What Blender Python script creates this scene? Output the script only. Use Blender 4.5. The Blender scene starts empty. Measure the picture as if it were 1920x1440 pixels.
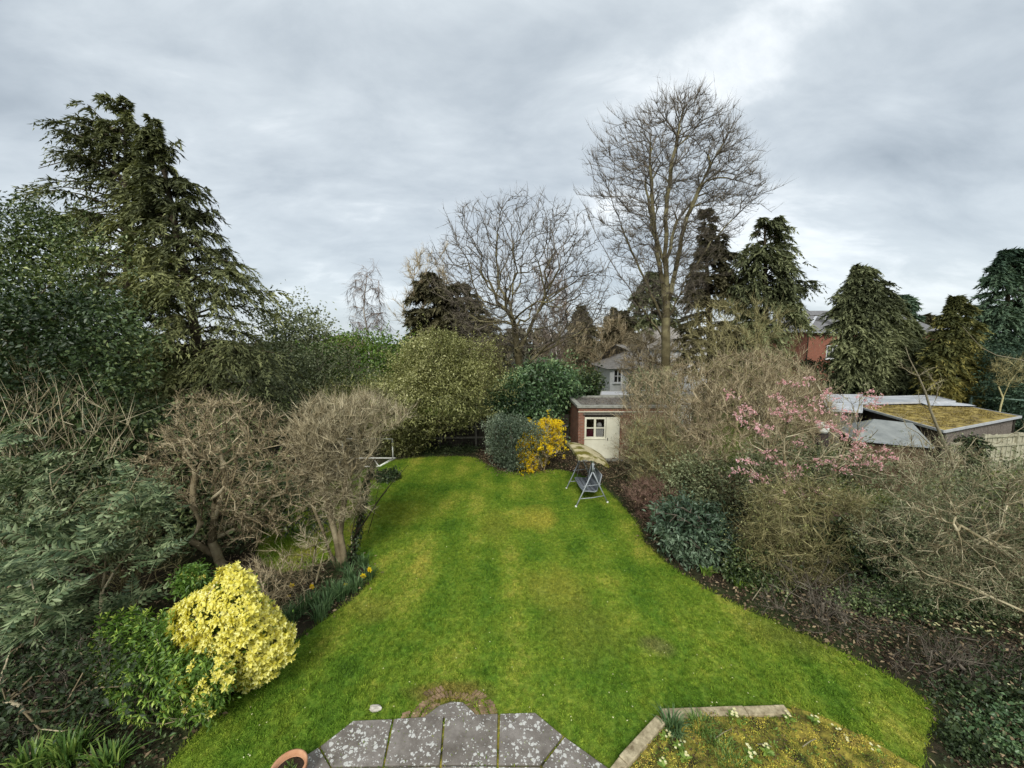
import bpy, bmesh, math, random, time
import numpy as np
from mathutils import Vector, Matrix
T0 = time.time()
SC = bpy.context.scene
COL = SC.collection
rng = np.random.default_rng(7)
random.seed(7)
PI = math.pi
# ------------------------------------------------------------------ camera
EYE = 5.6
FPX = 720.0
PITCH = math.atan(80 / FPX)
cam_d = bpy.data.cameras.new('camera'); cam = bpy.data.objects.new('camera', cam_d); COL.objects.link(cam)
cam_d.sensor_width = 36; cam_d.lens = 36 * FPX / 1920
cam_d.clip_start = 0.05; cam_d.clip_end = 3000
cam.location = (0, 0, EYE); cam.rotation_euler = (PI / 2 - PITCH, 0, 0)
SC.camera = cam
# ------------------------------------------------------------------ light
SUN_EL, SUN_AZ = math.radians(42), math.radians(188)      # azimuth clockwise from +Y
w = bpy.data.worlds.new('World'); SC.world = w; w.use_nodes = True
nt = w.node_tree; nt.nodes.clear()
def N(nt, t, **k):
    n = nt.nodes.new(t)
    for a, b in k.items():
        if a.startswith('i_'):
            n.inputs[a[2:].replace('_', ' ')].default_value = b
        else: setattr(n, a, b)
    return n
def L(nt, a, b): nt.links.new(a, b)
def ramp(nt, fac, stops, interp='LINEAR'):
    r = nt.nodes.new('ShaderNodeValToRGB'); r.color_ramp.interpolation = interp
    e = r.color_ramp.elements
    while len(e) < len(stops): e.new(0.5)
    for i, (p, c) in enumerate(stops):
        e[i].position = p; e[i].color = (*c, 1) if len(c) == 3 else c
    L(nt, fac, r.inputs[0]); return r.outputs[0]
def math_(nt, op, a, b=None, clamp=False):
    m = nt.nodes.new('ShaderNodeMath'); m.operation = op; m.use_clamp = clamp
    for i, v in enumerate((a, b)):
        if v is None: continue
        if isinstance(v, (int, float)): m.inputs[i].default_value = v
        else: L(nt, v, m.inputs[i])
    return m.outputs[0]
def mix(nt, fac, a, b, mode='MIX'):
    m = nt.nodes.new('ShaderNodeMix'); m.data_type = 'RGBA'; m.blend_type = mode
    for s, v in ((m.inputs[0], fac), (m.inputs[6], a), (m.inputs[7], b)):
        if isinstance(v, (int, float)): s.default_value = v
        elif isinstance(v, tuple): s.default_value = (*v, 1)[:4]
        else: L(nt, v, s)
    return m.outputs[2]
tc = N(nt, 'ShaderNodeTexCoord')
sep = N(nt, 'ShaderNodeSeparateXYZ'); L(nt, tc.outputs['Generated'], sep.inputs[0])
zz = math_(nt, 'ADD', math_(nt, 'MAXIMUM', sep.outputs[2], 0.0), 0.34)
cx = math_(nt, 'DIVIDE', sep.outputs[0], zz); cy = math_(nt, 'DIVIDE', sep.outputs[1], zz)
cmb = N(nt, 'ShaderNodeCombineXYZ'); L(nt, cx, cmb.inputs[0]); L(nt, cy, cmb.inputs[1]); cmb.inputs[2].default_value = 3.7
mp = N(nt, 'ShaderNodeMapping'); L(nt, cmb.outputs[0], mp.inputs[0])
mp.inputs['Rotation'].default_value = (0, 0, math.radians(-28)); mp.inputs['Scale'].default_value = (0.75, 1.25, 1); mp.inputs['Location'].default_value = (0.3, 1.1, 0)
nz = N(nt, 'ShaderNodeTexNoise', i_Scale=1.05, i_Detail=5.0, i_Roughness=0.5, i_Distortion=0.25); L(nt, mp.outputs[0], nz.inputs['Vector'])
nz2 = N(nt, 'ShaderNodeTexNoise', i_Scale=3.6, i_Detail=7.0, i_Roughness=0.6, i_Distortion=0.3); L(nt, mp.outputs[0], nz2.inputs['Vector'])
cl = math_(nt, 'ADD', math_(nt, 'MULTIPLY', nz.outputs[0], 0.72), math_(nt, 'MULTIPLY', nz2.outputs[0], 0.28))
ccol = ramp(nt, cl, [(0.36, (0.190, 0.219, 0.247)), (0.45, (0.268, 0.300, 0.328)), (0.53, (0.345, 0.378, 0.402)), (0.61, (0.53, 0.553, 0.565))])
# thicker, paler air low down
lowf = ramp(nt, sep.outputs[2], [(0.0, (1, 1, 1)), (0.30, (0, 0, 0))])
ccol = mix(nt, math_(nt, 'MULTIPLY', lowf, 0.5), ccol, (0.350, 0.388, 0.412))
sky = N(nt, 'ShaderNodeTexSky', sky_type='NISHITA', sun_disc=False, sun_elevation=SUN_EL, sun_rotation=SUN_AZ)
b1 = N(nt, 'ShaderNodeBackground', i_Strength=0.1); L(nt, sky.outputs[0], b1.inputs[0])
b2 = N(nt, 'ShaderNodeBackground', i_Strength=1.0); L(nt, ccol, b2.inputs[0])
ms = N(nt, 'ShaderNodeMixShader'); ms.inputs[0].default_value = 0.93
L(nt, b1.outputs[0], ms.inputs[1]); L(nt, b2.outputs[0], ms.inputs[2])
wo = N(nt, 'ShaderNodeOutputWorld'); L(nt, ms.outputs[0], wo.inputs[0])
sd = bpy.data.lights.new('sun', 'SUN'); sd.energy = 1.5; sd.angle = math.radians(22); sd.color = (1.0, 0.97, 0.92)
sun = bpy.data.objects.new('sun', sd); COL.objects.link(sun)
sdir = Vector((math.sin(SUN_AZ) * math.cos(SUN_EL), math.cos(SUN_AZ) * math.cos(SUN_EL), math.sin(SUN_EL)))
sun.rotation_euler = sdir.to_track_quat('Z', 'Y').to_euler()
vs = SC.view_settings; vs.view_transform = 'Standard'; vs.look = 'None'; vs.gamma = 1; vs.exposure = 1.05
SC.display_settings.display_device = 'sRGB'
SC.cycles.max_bounces = 6; SC.cycles.diffuse_bounces = 3; SC.cycles.glossy_bounces = 2; SC.cycles.transmission_bounces = 4
SC.cycles.transparent_max_bounces = 8; SC.cycles.use_denoising = True
SC.cycles.caustics_reflective = False; SC.cycles.caustics_refractive = False

# ------------------------------------------------------------------ picture <-> place
CT, ST = math.cos(PITCH), math.sin(PITCH)
def ray(px, py):
    u = (px - 960) / FPX; v = (720 - py) / FPX
    return np.array([u, CT + v * ST, -ST + v * CT])
def at(px, py, Y):
    d = ray(px, py); return d * (Y / d[1]) + np.array([0, 0, EYE])
def atz(px, py, z):
    d = ray(px, py); return d * ((z - EYE) / d[2]) + np.array([0, 0, EYE])
def gr(px, py): return atz(px, py, 0.0)
def at_arr(px, py, Y):
    u = (px - 960) / FPX; v = (720 - py) / FPX
    dy = CT + v * ST; t = Y / dy
    return np.stack([u * t, np.full_like(u, 1.0) * Y, (-ST + v * CT) * t + EYE], 1)

# ------------------------------------------------------------------ object helpers
def tag(o, label=None, cat=None, group=None, kind=None):
    if label: o['label'] = label
    if cat: o['category'] = cat
    if group: o['group'] = group
    if kind: o['kind'] = kind
    return o
def thing(name, label, cat, loc, group=None, rotz=0):
    o = bpy.data.objects.new(name, None); COL.objects.link(o)
    o.location = tuple(float(v) for v in loc); o.rotation_euler = (0, 0, rotz); o.empty_display_size = 0.2
    return tag(o, label, cat, group)
def link(name, me, parent=None, mats=()):
    o = bpy.data.objects.new(name, me); COL.objects.link(o)
    for m in mats: me.materials.append(m)
    if parent is not None: o.parent = parent
    return o
def wloc(o):
    v = Vector((0, 0, 0))
    while o is not None: v = v + o.location; o = o.parent
    return np.array(v)
def mesh_np(name, V, F, tint=None, mat=None, parent=None, smooth=False, midx=None):
    """V (n,3) in world coordinates, F (m,k); parent's place is taken off"""
    V = np.asarray(V, dtype=np.float64)
    if parent is not None: V = V - wloc(parent)
    F = np.asarray(F, dtype=np.int32); m, k = F.shape
    me = bpy.data.meshes.new(name)
    me.vertices.add(len(V)); me.vertices.foreach_set('co', V.astype(np.float32).ravel())
    me.loops.add(m * k); me.loops.foreach_set('vertex_index', F.ravel())
    me.polygons.add(m)
    me.polygons.foreach_set('loop_start', np.arange(0, m * k, k, dtype=np.int32))
    me.polygons.foreach_set('loop_total', np.full(m, k, dtype=np.int32))
    if smooth: me.polygons.foreach_set('use_smooth', np.ones(m, dtype=bool))
    if tint is not None:
        a = me.attributes.new('tint', 'FLOAT', 'POINT'); a.data.foreach_set('value', np.asarray(tint, dtype=np.float32))
    mats = mat if isinstance(mat, (list, tuple)) else [mat]
    if midx is not None: me.polygons.foreach_set('material_index', np.asarray(midx, dtype=np.int32))
    me.update(calc_edges=True)
    return link(name, me, parent, [x for x in mats if x])
class MB:
    """collects boxes, tubes and prisms in world coordinates into ONE mesh"""
    def __init__(s): s.v = []; s.f = []
    def box(s, c, size, R=None):
        c = Vector(c); h = Vector(size) * 0.5; b = len(s.v)
        for z in (-1, 1):
            for y in (-1, 1):
                for x in (-1, 1):
                    p = Vector((x * h.x, y * h.y, z * h.z))
                    if R is not None: p = R @ p
                    s.v.append(tuple(c + p))
        for q in ((0, 2, 3, 1), (4, 5, 7, 6), (0, 1, 5, 4), (2, 6, 7, 3), (0, 4, 6, 2), (1, 3, 7, 5)): s.f.append(tuple(b + i for i in q))
        return s
    def bar(s, a, b_, w, h=None):
        """box section between two points"""
        a = Vector(a); b = Vector(b_); d = b - a; h = h or w
        z = d.normalized(); up = Vector((0, 0, 1)) if abs(z.z) < 0.95 else Vector((0, 1, 0))
        x = z.cross(up).normalized(); y = x.cross(z)
        R = Matrix((x, z, y)).transposed()
        return s.box((a + b) / 2, (w, d.length, h), R)
    def tube(s, pts, r, k=8, cap=True):
        rs = r if isinstance(r, (list, tuple)) else [r] * len(pts)
        pts = [Vector(p) for p in pts]; b = len(s.v)
        for i, p in enumerate(pts):
            d = (pts[min(i + 1, len(pts) - 1)] - pts[max(i - 1, 0)]).normalized()
            ref = Vector((0, 0, 1)) if abs(d.z) < 0.9 else Vector((1, 0, 0))
            x = d.cross(ref).normalized(); y = x.cross(d)
            for j in range(k):
                a = 2 * PI * j / k; s.v.append(tuple(p + (x * math.cos(a) + y * math.sin(a)) * rs[i]))
        for i in range(len(pts) - 1):
            for j in range(k):
                s.f.append((b + i * k + j, b + i * k + (j + 1) % k, b + (i + 1) * k + (j + 1) % k, b + (i + 1) * k + j))
        if cap:
            s.f.append(tuple(b + j for j in range(k))[::-1]); s.f.append(tuple(b + (len(pts) - 1) * k + j for j in range(k)))
        return s
    def prism(s, poly, z0, z1):
        """poly: list of (x,y) counter-clockwise or not"""
        n = len(poly); b = len(s.v)
        A = sum(poly[i][0] * poly[(i + 1) % n][1] - poly[(i + 1) % n][0] * poly[i][1] for i in range(n))
        if A < 0: poly = poly[::-1]
        for z in (z0, z1):
            for p in poly: s.v.append((p[0], p[1], z))
        s.f.append(tuple(b + i for i in range(n))[::-1]); s.f.append(tuple(b + n + i for i in range(n)))
        for i in range(n): s.f.append((b + i, b + (i + 1) % n, b + n + (i + 1) % n, b + n + i))
        return s
    def face(s, pts):
        b = len(s.v); s.v += [tuple(p) for p in pts]; s.f.append(tuple(range(b, b + len(pts)))); return s
    def lathe(s, c, prof, k=24):
        b = len(s.v); c = Vector(c)
        for r, z in prof:
            for j in range(k):
                a = 2 * PI * j / k; s.v.append((c.x + r * math.cos(a), c.y + r * math.sin(a), c.z + z))
        for i in range(len(prof) - 1):
            for j in range(k):
                s.f.append((b + i * k + j, b + i * k + (j + 1) % k, b + (i + 1) * k + (j + 1) % k, b + (i + 1) * k + j))
        return s
    def build(s, name, mat, parent=None, smooth=False, bevel=0):
        off = Vector(wloc(parent)) if parent is not None else Vector((0, 0, 0))
        me = bpy.data.meshes.new(name); me.from_pydata([tuple(Vector(v) - off) for v in s.v], [], s.f); me.update()
        if smooth:
            me.polygons.foreach_set('use_smooth', [True] * len(me.polygons))
        o = link(name, me, parent, [mat] if mat else [])
        if bevel:
            m = o.modifiers.new('bevel', 'BEVEL'); m.width = bevel; m.segments = 2; m.limit_method = 'ANGLE'
        return o

# ------------------------------------------------------------------ materials
def newmat(name):
    m = bpy.data.materials.new(name); m.use_nodes = True; nt = m.node_tree; nt.nodes.clear()
    out = nt.nodes.new('ShaderNodeOutputMaterial'); return m, nt, out
def bsdf(nt, out, rough=0.8, spec=0.3):
    b = nt.nodes.new('ShaderNodeBsdfPrincipled'); b.inputs['Roughness'].default_value = rough
    b.inputs['Specular IOR Level'].default_value = spec; L(nt, b.outputs[0], out.inputs[0]); return b
def wpos(nt):
    return nt.nodes.new('ShaderNodeNewGeometry').outputs['Position']
def noise(nt, scale, detail=4, rough=0.55, vec=None, dist=0):
    n = nt.nodes.new('ShaderNodeTexNoise'); n.inputs['Scale'].default_value = scale; n.inputs['Detail'].default_value = detail
    n.inputs['Roughness'].default_value = rough; n.inputs['Distortion'].default_value = dist
    L(nt, vec if vec is not None else wpos(nt), n.inputs['Vector']); return n.outputs[0]
def bump(nt, b, h, strength=0.4, dist=0.02):
    n = nt.nodes.new('ShaderNodeBump'); n.inputs['Strength'].default_value = strength; n.inputs['Distance'].default_value = dist
    L(nt, h, n.inputs['Height']); L(nt, n.outputs[0], b.inputs['Normal'])
def m_leaf(name, a, b, rough=0.55, spec=0.35, trans=0.25, c=None):
    """leaf colours a..b (..c) by the leaf's own 'tint'"""
    m, nt, out = newmat(name)
    at_ = N(nt, 'ShaderNodeAttribute', attribute_name='tint')
    stops = [(0, a), (1, b)] if c is None else [(0, a), (0.6, b), (1, c)]
    col = ramp(nt, at_.outputs['Fac'], stops)
    bs = nt.nodes.new('ShaderNodeBsdfPrincipled'); bs.inputs['Roughness'].default_value = rough; bs.inputs['Specular IOR Level'].default_value = spec
    L(nt, col, bs.inputs['Base Color'])
    tr = nt.nodes.new('ShaderNodeBsdfTranslucent')
    L(nt, mix(nt, 1.0, col, (1.0, 1.0, 0.6), 'MULTIPLY'), tr.inputs[0])
    mx = nt.nodes.new('ShaderNodeMixShader'); mx.inputs[0].default_value = trans
    L(nt, bs.outputs[0], mx.inputs[1]); L(nt, tr.outputs[0], mx.inputs[2]); L(nt, mx.outputs[0], out.inputs[0])
    return m
def m_bark(name, a, b, c=None, scale=6):
    m, nt, out = newmat(name); bs = bsdf(nt, out, 0.9, 0.15)
    at_ = N(nt, 'ShaderNodeAttribute', attribute_name='tint')
    f = math_(nt, 'ADD', math_(nt, 'MULTIPLY', noise(nt, scale, 5), 0.9), math_(nt, 'SUBTRACT', math_(nt, 'MULTIPLY', at_.outputs['Fac'], 0.8), 0.4), True)
    col = ramp(nt, f, [(0.2, a), (0.75, b)] if c is None else [(0.15, a), (0.5, b), (0.8, c)])
    L(nt, col, bs.inputs['Base Color']); bump(nt, bs, noise(nt, scale * 6, 3), 0.6, 0.02); return m
def m_flat(name, a, b=None, scale=5, rough=0.7, spec=0.3, bumps=0.2, detail=5, contrast=(0.3, 0.7), metal=0):
    m, nt, out = newmat(name); bs = bsdf(nt, out, rough, spec); bs.inputs['Metallic'].default_value = metal
    n = noise(nt, scale, detail, 0.6)
    L(nt, ramp(nt, n, [(contrast[0], a), (contrast[1], b or a)]), bs.inputs['Base Color'])
    if bumps: bump(nt, bs, noise(nt, scale * 8, 4), bumps, 0.01)
    return m
def m_brick(name, c1, c2, mortar, rough=0.9):
    m, nt, out = newmat(name); bs = bsdf(nt, out, rough, 0.2)
    g = nt.nodes.new('ShaderNodeNewGeometry')
    s = N(nt, 'ShaderNodeSeparateXYZ'); L(nt, g.outputs['Position'], s.inputs[0])
    cb = N(nt, 'ShaderNodeCombineXYZ'); L(nt, math_(nt, 'ADD', s.outputs[0], s.outputs[1]), cb.inputs[0]); L(nt, s.outputs[2], cb.inputs[1])
    br = N(nt, 'ShaderNodeTexBrick', i_Scale=1.0); L(nt, cb.outputs[0], br.inputs['Vector'])
    br.inputs['Brick Width'].default_value = 0.225; br.inputs['Row Height'].default_value = 0.075; br.inputs['Mortar Size'].default_value = 0.009
    br.inputs['Color1'].default_value = (*c1, 1); br.inputs['Color2'].default_value = (*c2, 1); br.inputs['Mortar'].default_value = (*mortar, 1)
    col = mix(nt, 0.5, br.outputs['Color'], ramp(nt, noise(nt, 3.0, 5), [(0.3, (0.45, 0.4, 0.4)), (0.7, (1, 1, 1))]), 'MULTIPLY')
    L(nt, col, bs.inputs['Base Color']); bump(nt, bs, math_(nt, 'SUBTRACT', 1.0, br.outputs['Fac']), 0.5, 0.01); return m
M = {}
# ------------------------------------------------------------------ numpy geometry
def unit(a): return a / np.maximum(np.linalg.norm(a, axis=-1, keepdims=True), 1e-9)
def perp(d):
    ref = np.where(np.abs(d[:, 2:3]) < 0.9, np.array([[0.13, 0.21, 0.97]]), np.array([[0.95, 0.2, 0.1]]))
    u = unit(np.cross(d, ref)); return u, np.cross(d, u)
class Noise3:
    def __init__(s, freq, n=10, seed=0):
        r = np.random.default_rng(seed); k = unit(r.normal(size=(n, 3))) * freq * r.uniform(0.6, 1.6, (n, 1))
        s.k = k; s.ph = r.uniform(0, 6.28, n)
    def __call__(s, p): return np.sin(p @ s.k.T + s.ph).sum(1) / math.sqrt(len(s.ph) / 2) * 0.7     # about -1..1
def leaf_quads(P, D, Nrm, Ln, Wd, fold=0.25, droop=0.0):
    """folded diamond leaves: returns V (4n,3), F (2n,3)"""
    n = len(P); D = unit(D); S = unit(np.cross(D, Nrm)); U = np.cross(S, D)
    Ln = np.broadcast_to(np.asarray(Ln, float).reshape(-1, 1), (n, 1)); Wd = np.broadcast_to(np.asarray(Wd, float).reshape(-1, 1), (n, 1))
    mid = P + D * Ln * 0.45 + U * Wd * fold
    V = np.stack([P, mid - S * Wd * 0.5, P + D * Ln - np.array([[0, 0, 1]]) * Ln * droop, mid + S * Wd * 0.5], 1)
    V[:, 0] -= 0; V = V.reshape(-1, 3)
    b = np.arange(n) * 4
    F = np.stack([b, b + 1, b + 2, b, b + 2, b + 3], 1).reshape(-1, 3)
    return V, F
def leaf_tris(P, D, Nrm, Ln, Wd, droop=0.0):
    n = len(P); D = unit(D); S = unit(np.cross(D, Nrm)); Ln = np.asarray(Ln, float).reshape(-1, 1); Wd = np.asarray(Wd, float).reshape(-1, 1)
    V = np.stack([P - S * Wd * .5, P + S * Wd * .5, P + D * Ln - np.array([[0, 0, 1]]) * Ln * droop], 1).reshape(-1, 3)
    return V, np.arange(3 * n).reshape(-1, 3)
def tubes(P0, P1, R0, R1, D0, D1, k):
    """rings of k at both ends; returns V,F quads"""
    n = len(P0); a = np.arange(k) * 2 * PI / k
    out = []
    for P, R, D in ((P0, R0, D0), (P1, R1, D1)):
        u, v = perp(D)
        ring = P[:, None, :] + (u[:, None, :] * np.cos(a)[None, :, None] + v[:, None, :] * np.sin(a)[None, :, None]) * R[:, None, None]
        out.append(ring)
    V = np.concatenate(out, 1).reshape(-1, 3)
    b = (np.arange(n) * 2 * k)[:, None]; j = np.arange(k)[None, :]; j2 = (j + 1) % k
    F = np.stack([b + j, b + j2, b + k + j2, b + k + j], 2).reshape(-1, 4)
    return V, F
def cones(P, D, Ln, R):
    """thin three-sided tapering twigs: V (4n), F tris (3n)"""
    n = len(P); u, v = perp(unit(D)); a = np.arange(3) * 2 * PI / 3
    ring = P[:, None, :] + (u[:, None, :] * np.cos(a)[None, :, None] + v[:, None, :] * np.sin(a)[None, :, None]) * np.asarray(R).reshape(-1, 1, 1)
    tip = (P + unit(D) * np.asarray(Ln).reshape(-1, 1))[:, None, :]
    V = np.concatenate([ring, tip], 1).reshape(-1, 3); b = np.arange(n) * 4
    F = np.stack([b, b + 1, b + 3, b + 1, b + 2, b + 3, b + 2, b, b + 3], 1).reshape(-1, 3)
    return V, F
def q2t(F): return np.concatenate([F[:, [0, 1, 2]], F[:, [0, 2, 3]]], 0)
class Geo:
    def __init__(s): s.V = []; s.F = []; s.T = []; s.n = 0
    def add(s, V, F, t):
        if len(V) == 0: return
        if F.shape[1] == 4: F = q2t(F)
        s.V.append(V); s.F.append(F + s.n); s.n += len(V)
        t = np.asarray(t, float)
        if t.ndim == 0: t = np.full(len(V), float(t))
        elif len(t) != len(V): t = np.repeat(t, len(V) // len(t))
        s.T.append(t)
    def build(s, name, mat, parent=None, smooth=False):
        return mesh_np(name, np.concatenate(s.V), np.concatenate(s.F), np.concatenate(s.T), mat, parent, smooth)

# ---- shapes read off as rows (y, x0, x1) of the photograph, standing at a real depth
class Env:
    def __init__(s, rows, Y, ds=1.0, seed=0, lump=0.14, lf=1.1):
        rows = sorted(rows); s.y = np.array([r[0] for r in rows], float)
        s.x0 = np.array([r[1] for r in rows], float); s.x1 = np.array([r[2] for r in rows], float)
        s.Y = Y; s.ds = ds; s.nz = Noise3(lf, seed=seed + int(rows[0][1]) % 97 + 11); s.nz3 = Noise3(lf * 2.6, seed=seed + int(rows[0][2]) % 89 + 5); s.lump = lump
    def pts(s, n, r, shell=0.0, ypow=1.0):
        """points inside; shell = inner radius fraction; returns pts, outward, rad"""
        yy = np.linspace(s.y[0], s.y[-1], 400); wd = np.interp(yy, s.y, s.x1 - s.x0)
        c = np.cumsum(wd ** ypow + 4); c /= c[-1]
        y = np.interp(r.uniform(0, 1, n), c, yy)
        x0 = np.interp(y, s.y, s.x0); x1 = np.interp(y, s.y, s.x1)
        th = r.uniform(0, 2 * PI, n); rad = np.sqrt(r.uniform(shell ** 2, 1, n))
        a, b = np.cos(th) * rad, np.sin(th) * rad
        mid = at_arr((x0 + x1) / 2, y, s.Y); edge = at_arr(x1, y, s.Y); hw = (edge[:, 0] - mid[:, 0])
        dirv = np.stack([np.cos(th), np.sin(th), (mid[:, 2] - mid[:, 2].mean()) / max(mid[:, 2].std() * 2.2, .1)], 1)
        sp_ = mid + np.stack([np.cos(th) * hw, np.sin(th) * hw, 0 * th], 1); nv = s.nz(sp_) * .75 + s.nz3(sp_) * .55
        lum = 1 + s.lump * 1.35 * nv
        u = ((x0 + x1) / 2 - 960) / FPX; k2 = 1 + u * u      # depth runs away from the house, not along the garden's axis
        P = mid.copy(); P[:, 0] += a * hw * lum + b * hw * s.ds * lum * u / k2; P[:, 1] += b * hw * s.ds * lum / k2
        P[:, 2] = np.maximum(P[:, 2] + s.lump * np.minimum(hw, 1.2) * nv * np.clip(P[:, 2], 0, 1) * 1.1, 0.03)
        return P, unit(dirv), rad
    def half(s, z):
        """at heights z: centre x, half width left/right in metres"""
        ys = np.linspace(s.y[0], s.y[-1], 200); p = at_arr(np.full(200, 960.0), ys, s.Y)[:, 2]
        y = np.interp(z, p[::-1], ys[::-1])
        sc = (at_arr(np.array([1060.0]), np.array([640.0]), s.Y)[0, 0]) / 100
        return (np.interp(y, s.y, s.x0) - 960) * sc, (np.interp(y, s.y, s.x1) - 960) * sc
    def top(s): return at((s.x0[0] + s.x1[0]) / 2, s.y[0], s.Y)

# ---- branching skeleton grown through target points (shortest-path dendrite)
def grow(stems, targets, bf=0.25, ang=0.8, seg=0.35, wob=0.05, r=None, up=0.0, curl=0.9):
    cap = sum(len(s) for s in stems) + len(targets) * 8 + 50
    pos = np.zeros((cap, 3)); dr = np.zeros((cap, 3)); pl = np.zeros(cap); par = np.full(cap, -1)
    m = 0
    for st in stems:
        prev = -1
        if m and st[0][2] > 0.4:      # a limb leaves the trunk
            prev = int(np.argmin(np.linalg.norm(pos[:m] - np.array(st[0]), axis=1)))
        for p in st:
            if prev >= 0 and np.linalg.norm(np.array(p) - pos[prev]) < 0.02: continue
            pos[m] = p; par[m] = prev
            if prev >= 0:
                d = pos[m] - pos[prev]; l = np.linalg.norm(d); dr[m] = d / l; pl[m] = pl[prev] + l
            else: dr[m] = unit(np.array(st[1]) - np.array(st[0]))
            prev = m; m += 1
    free0 = [i for i in range(m)]
    blocked = np.zeros(cap, bool)
    zb = targets[:, 2].min() * 0.8; blocked[:m] = pos[:m, 2] < zb; haskid = np.zeros(cap, bool); haskid[par[:m][par[:m] >= 0]] = True; blocked[:m] &= haskid[:m]
    t = targets[np.argsort(np.linalg.norm(targets - np.array(stems[0][-1]), axis=1))]
    for p in t:
        if m > cap - 10: break
        d = p - pos[:m]; dist = np.linalg.norm(d, axis=1) + 1e-6
        c = (d * dr[:m]).sum(1) / dist
        cost = dist * (1 + ang * (1 - c)) + bf * pl[:m] + blocked[:m] * 1e3
        j = int(np.argmin(cost)); dd = dist[j]
        if dd < 0.03: continue
        k = max(1, min(7, int(dd / seg)))
        a, ta, tb = pos[j].copy(), (dr[j] * curl + d[j] / dd * (0.95 - curl)) * dd, (d[j] / dd + np.array([0, 0, up])) * dd * 0.8
        prev = j
        for q in range(1, k + 1):
            s = q / k; h00 = 2 * s**3 - 3 * s**2 + 1; h10 = s**3 - 2 * s**2 + s; h01 = 1 - h00; h11 = s**3 - s**2
            x = h00 * a + h10 * ta + h01 * p + h11 * tb
            if q < k: x = x + r.normal(size=3) * wob * dd / k
            e = x - pos[prev]; l = np.linalg.norm(e) + 1e-9
            pos[m] = x; par[m] = prev; dr[m] = e / l; pl[m] = pl[prev] + l; prev = m; m += 1
    return pos[:m], par[:m], dr[:m]
def radii(par, rt, e=2.3, rmax=None):
    m = len(par); acc = np.zeros(m); has = np.zeros(m, bool)
    for i in range(m - 1, -1, -1):
        if acc[i] == 0: acc[i] = rt ** e
        if par[i] >= 0: acc[par[i]] += acc[i] if True else 0
    # nodes with one child must not grow: handled by re-accumulating
    acc2 = np.zeros(m)
    for i in range(m - 1, -1, -1):
        if acc2[i] == 0: acc2[i] = rt ** e
        if par[i] >= 0: acc2[par[i]] += acc2[i]
    R = acc2 ** (1 / e)
    if rmax: R = np.where(R > rmax * 0.5, rmax * 0.5 + (R - rmax * 0.5) * (rmax * 0.5) / max(R.max() - rmax * 0.5, 1e-6), R) if R.max() > rmax else R
    return R
def wood(pos, par, dr, R, thick, geo_thick, geo_thin, r, tint_s=0.3, ks=(8, 5, 3)):
    """tubes for every edge, split by radius between two Geo"""
    i = np.where(par >= 0)[0]; p = par[i]
    # main child of each node
    main = np.full(len(par), -1); order = np.argsort(R[i])
    main[p[order]] = i[order]
    ismain = main[p] == i
    Ds = np.where(ismain[:, None], dr[p], dr[i]); R0 = np.where(ismain, np.minimum(R[p], R[i] * 1.25), R[i] * 1.05)
    P0, P1, R1, D1 = pos[p], pos[i], R[i], dr[i]
    tt = 0.5 + tint_s * r.normal(size=len(i))
    for lo, hi, k in ((thick * 2.2, 1e9, ks[0]), (thick, thick * 2.2, ks[1]), (0, thick, ks[2])):
        s = (R1 >= lo) & (R1 < hi)
        if s.any():
            V, F = tubes(P0[s], P1[s], R0[s], R1[s], Ds[s], D1[s], k)
            (geo_thick if lo > 0 else geo_thin).add(V, F, tt[s])
def twigs(pos, par, dr, R, geo, r, n, ln, rad, spread=0.7, up=0.3, rmax=0.03, second=0.0, tipbias=True):
    cand = np.where((R < rmax) & (par >= 0))[0]
    if len(cand) == 0: return np.zeros((0, 3)), np.zeros((0, 3))
    j = r.choice(cand, n); f = r.uniform(0, 1, (n, 1))
    P = pos[j] * f + pos[par[j]] * (1 - f)
    D = unit(dr[j] + r.normal(size=(n, 3)) * spread + np.array([[0, 0, up]]))
    Ln = ln[0] + (ln[1] * 1.25 - ln[0]) * r.uniform(0, 1, n) ** 1.6
    V, F = cones(P, D, Ln, rad * r.uniform(.6, 1.5, n)); geo.add(V, F, np.repeat(0.5 + 0.3 * r.normal(size=n), 4))
    if second:
        k = int(n * second); q = r.integers(0, n, k); f = r.uniform(.3, .9, (k, 1))
        P2 = P[q] + D[q] * Ln[q, None] * f; D2 = unit(D[q] + r.normal(size=(k, 3)) * .6 + np.array([[0, 0, up * .6]]))
        V, F = cones(P2, D2, Ln[q] * r.uniform(.3, .6, k), np.full(k, rad * .7)); geo.add(V, F, np.repeat(0.5 + 0.3 * r.normal(size=k), 4))
    return P + D * Ln[:, None], D

def stemchain(pts, seg=0.5):
    out = [np.array(pts[0], float)]
    for a, b in zip(pts[:-1], pts[1:]):
        a = np.array(a, float); b = np.array(b, float); k = max(1, int(np.linalg.norm(b - a) / seg))
        for q in range(1, k + 1): out.append(a + (b - a) * q / k)
    for i in range(1, len(out) - 1): out[i] = out[i] + rng.normal(size=3) * 0.03
    return out

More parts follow.
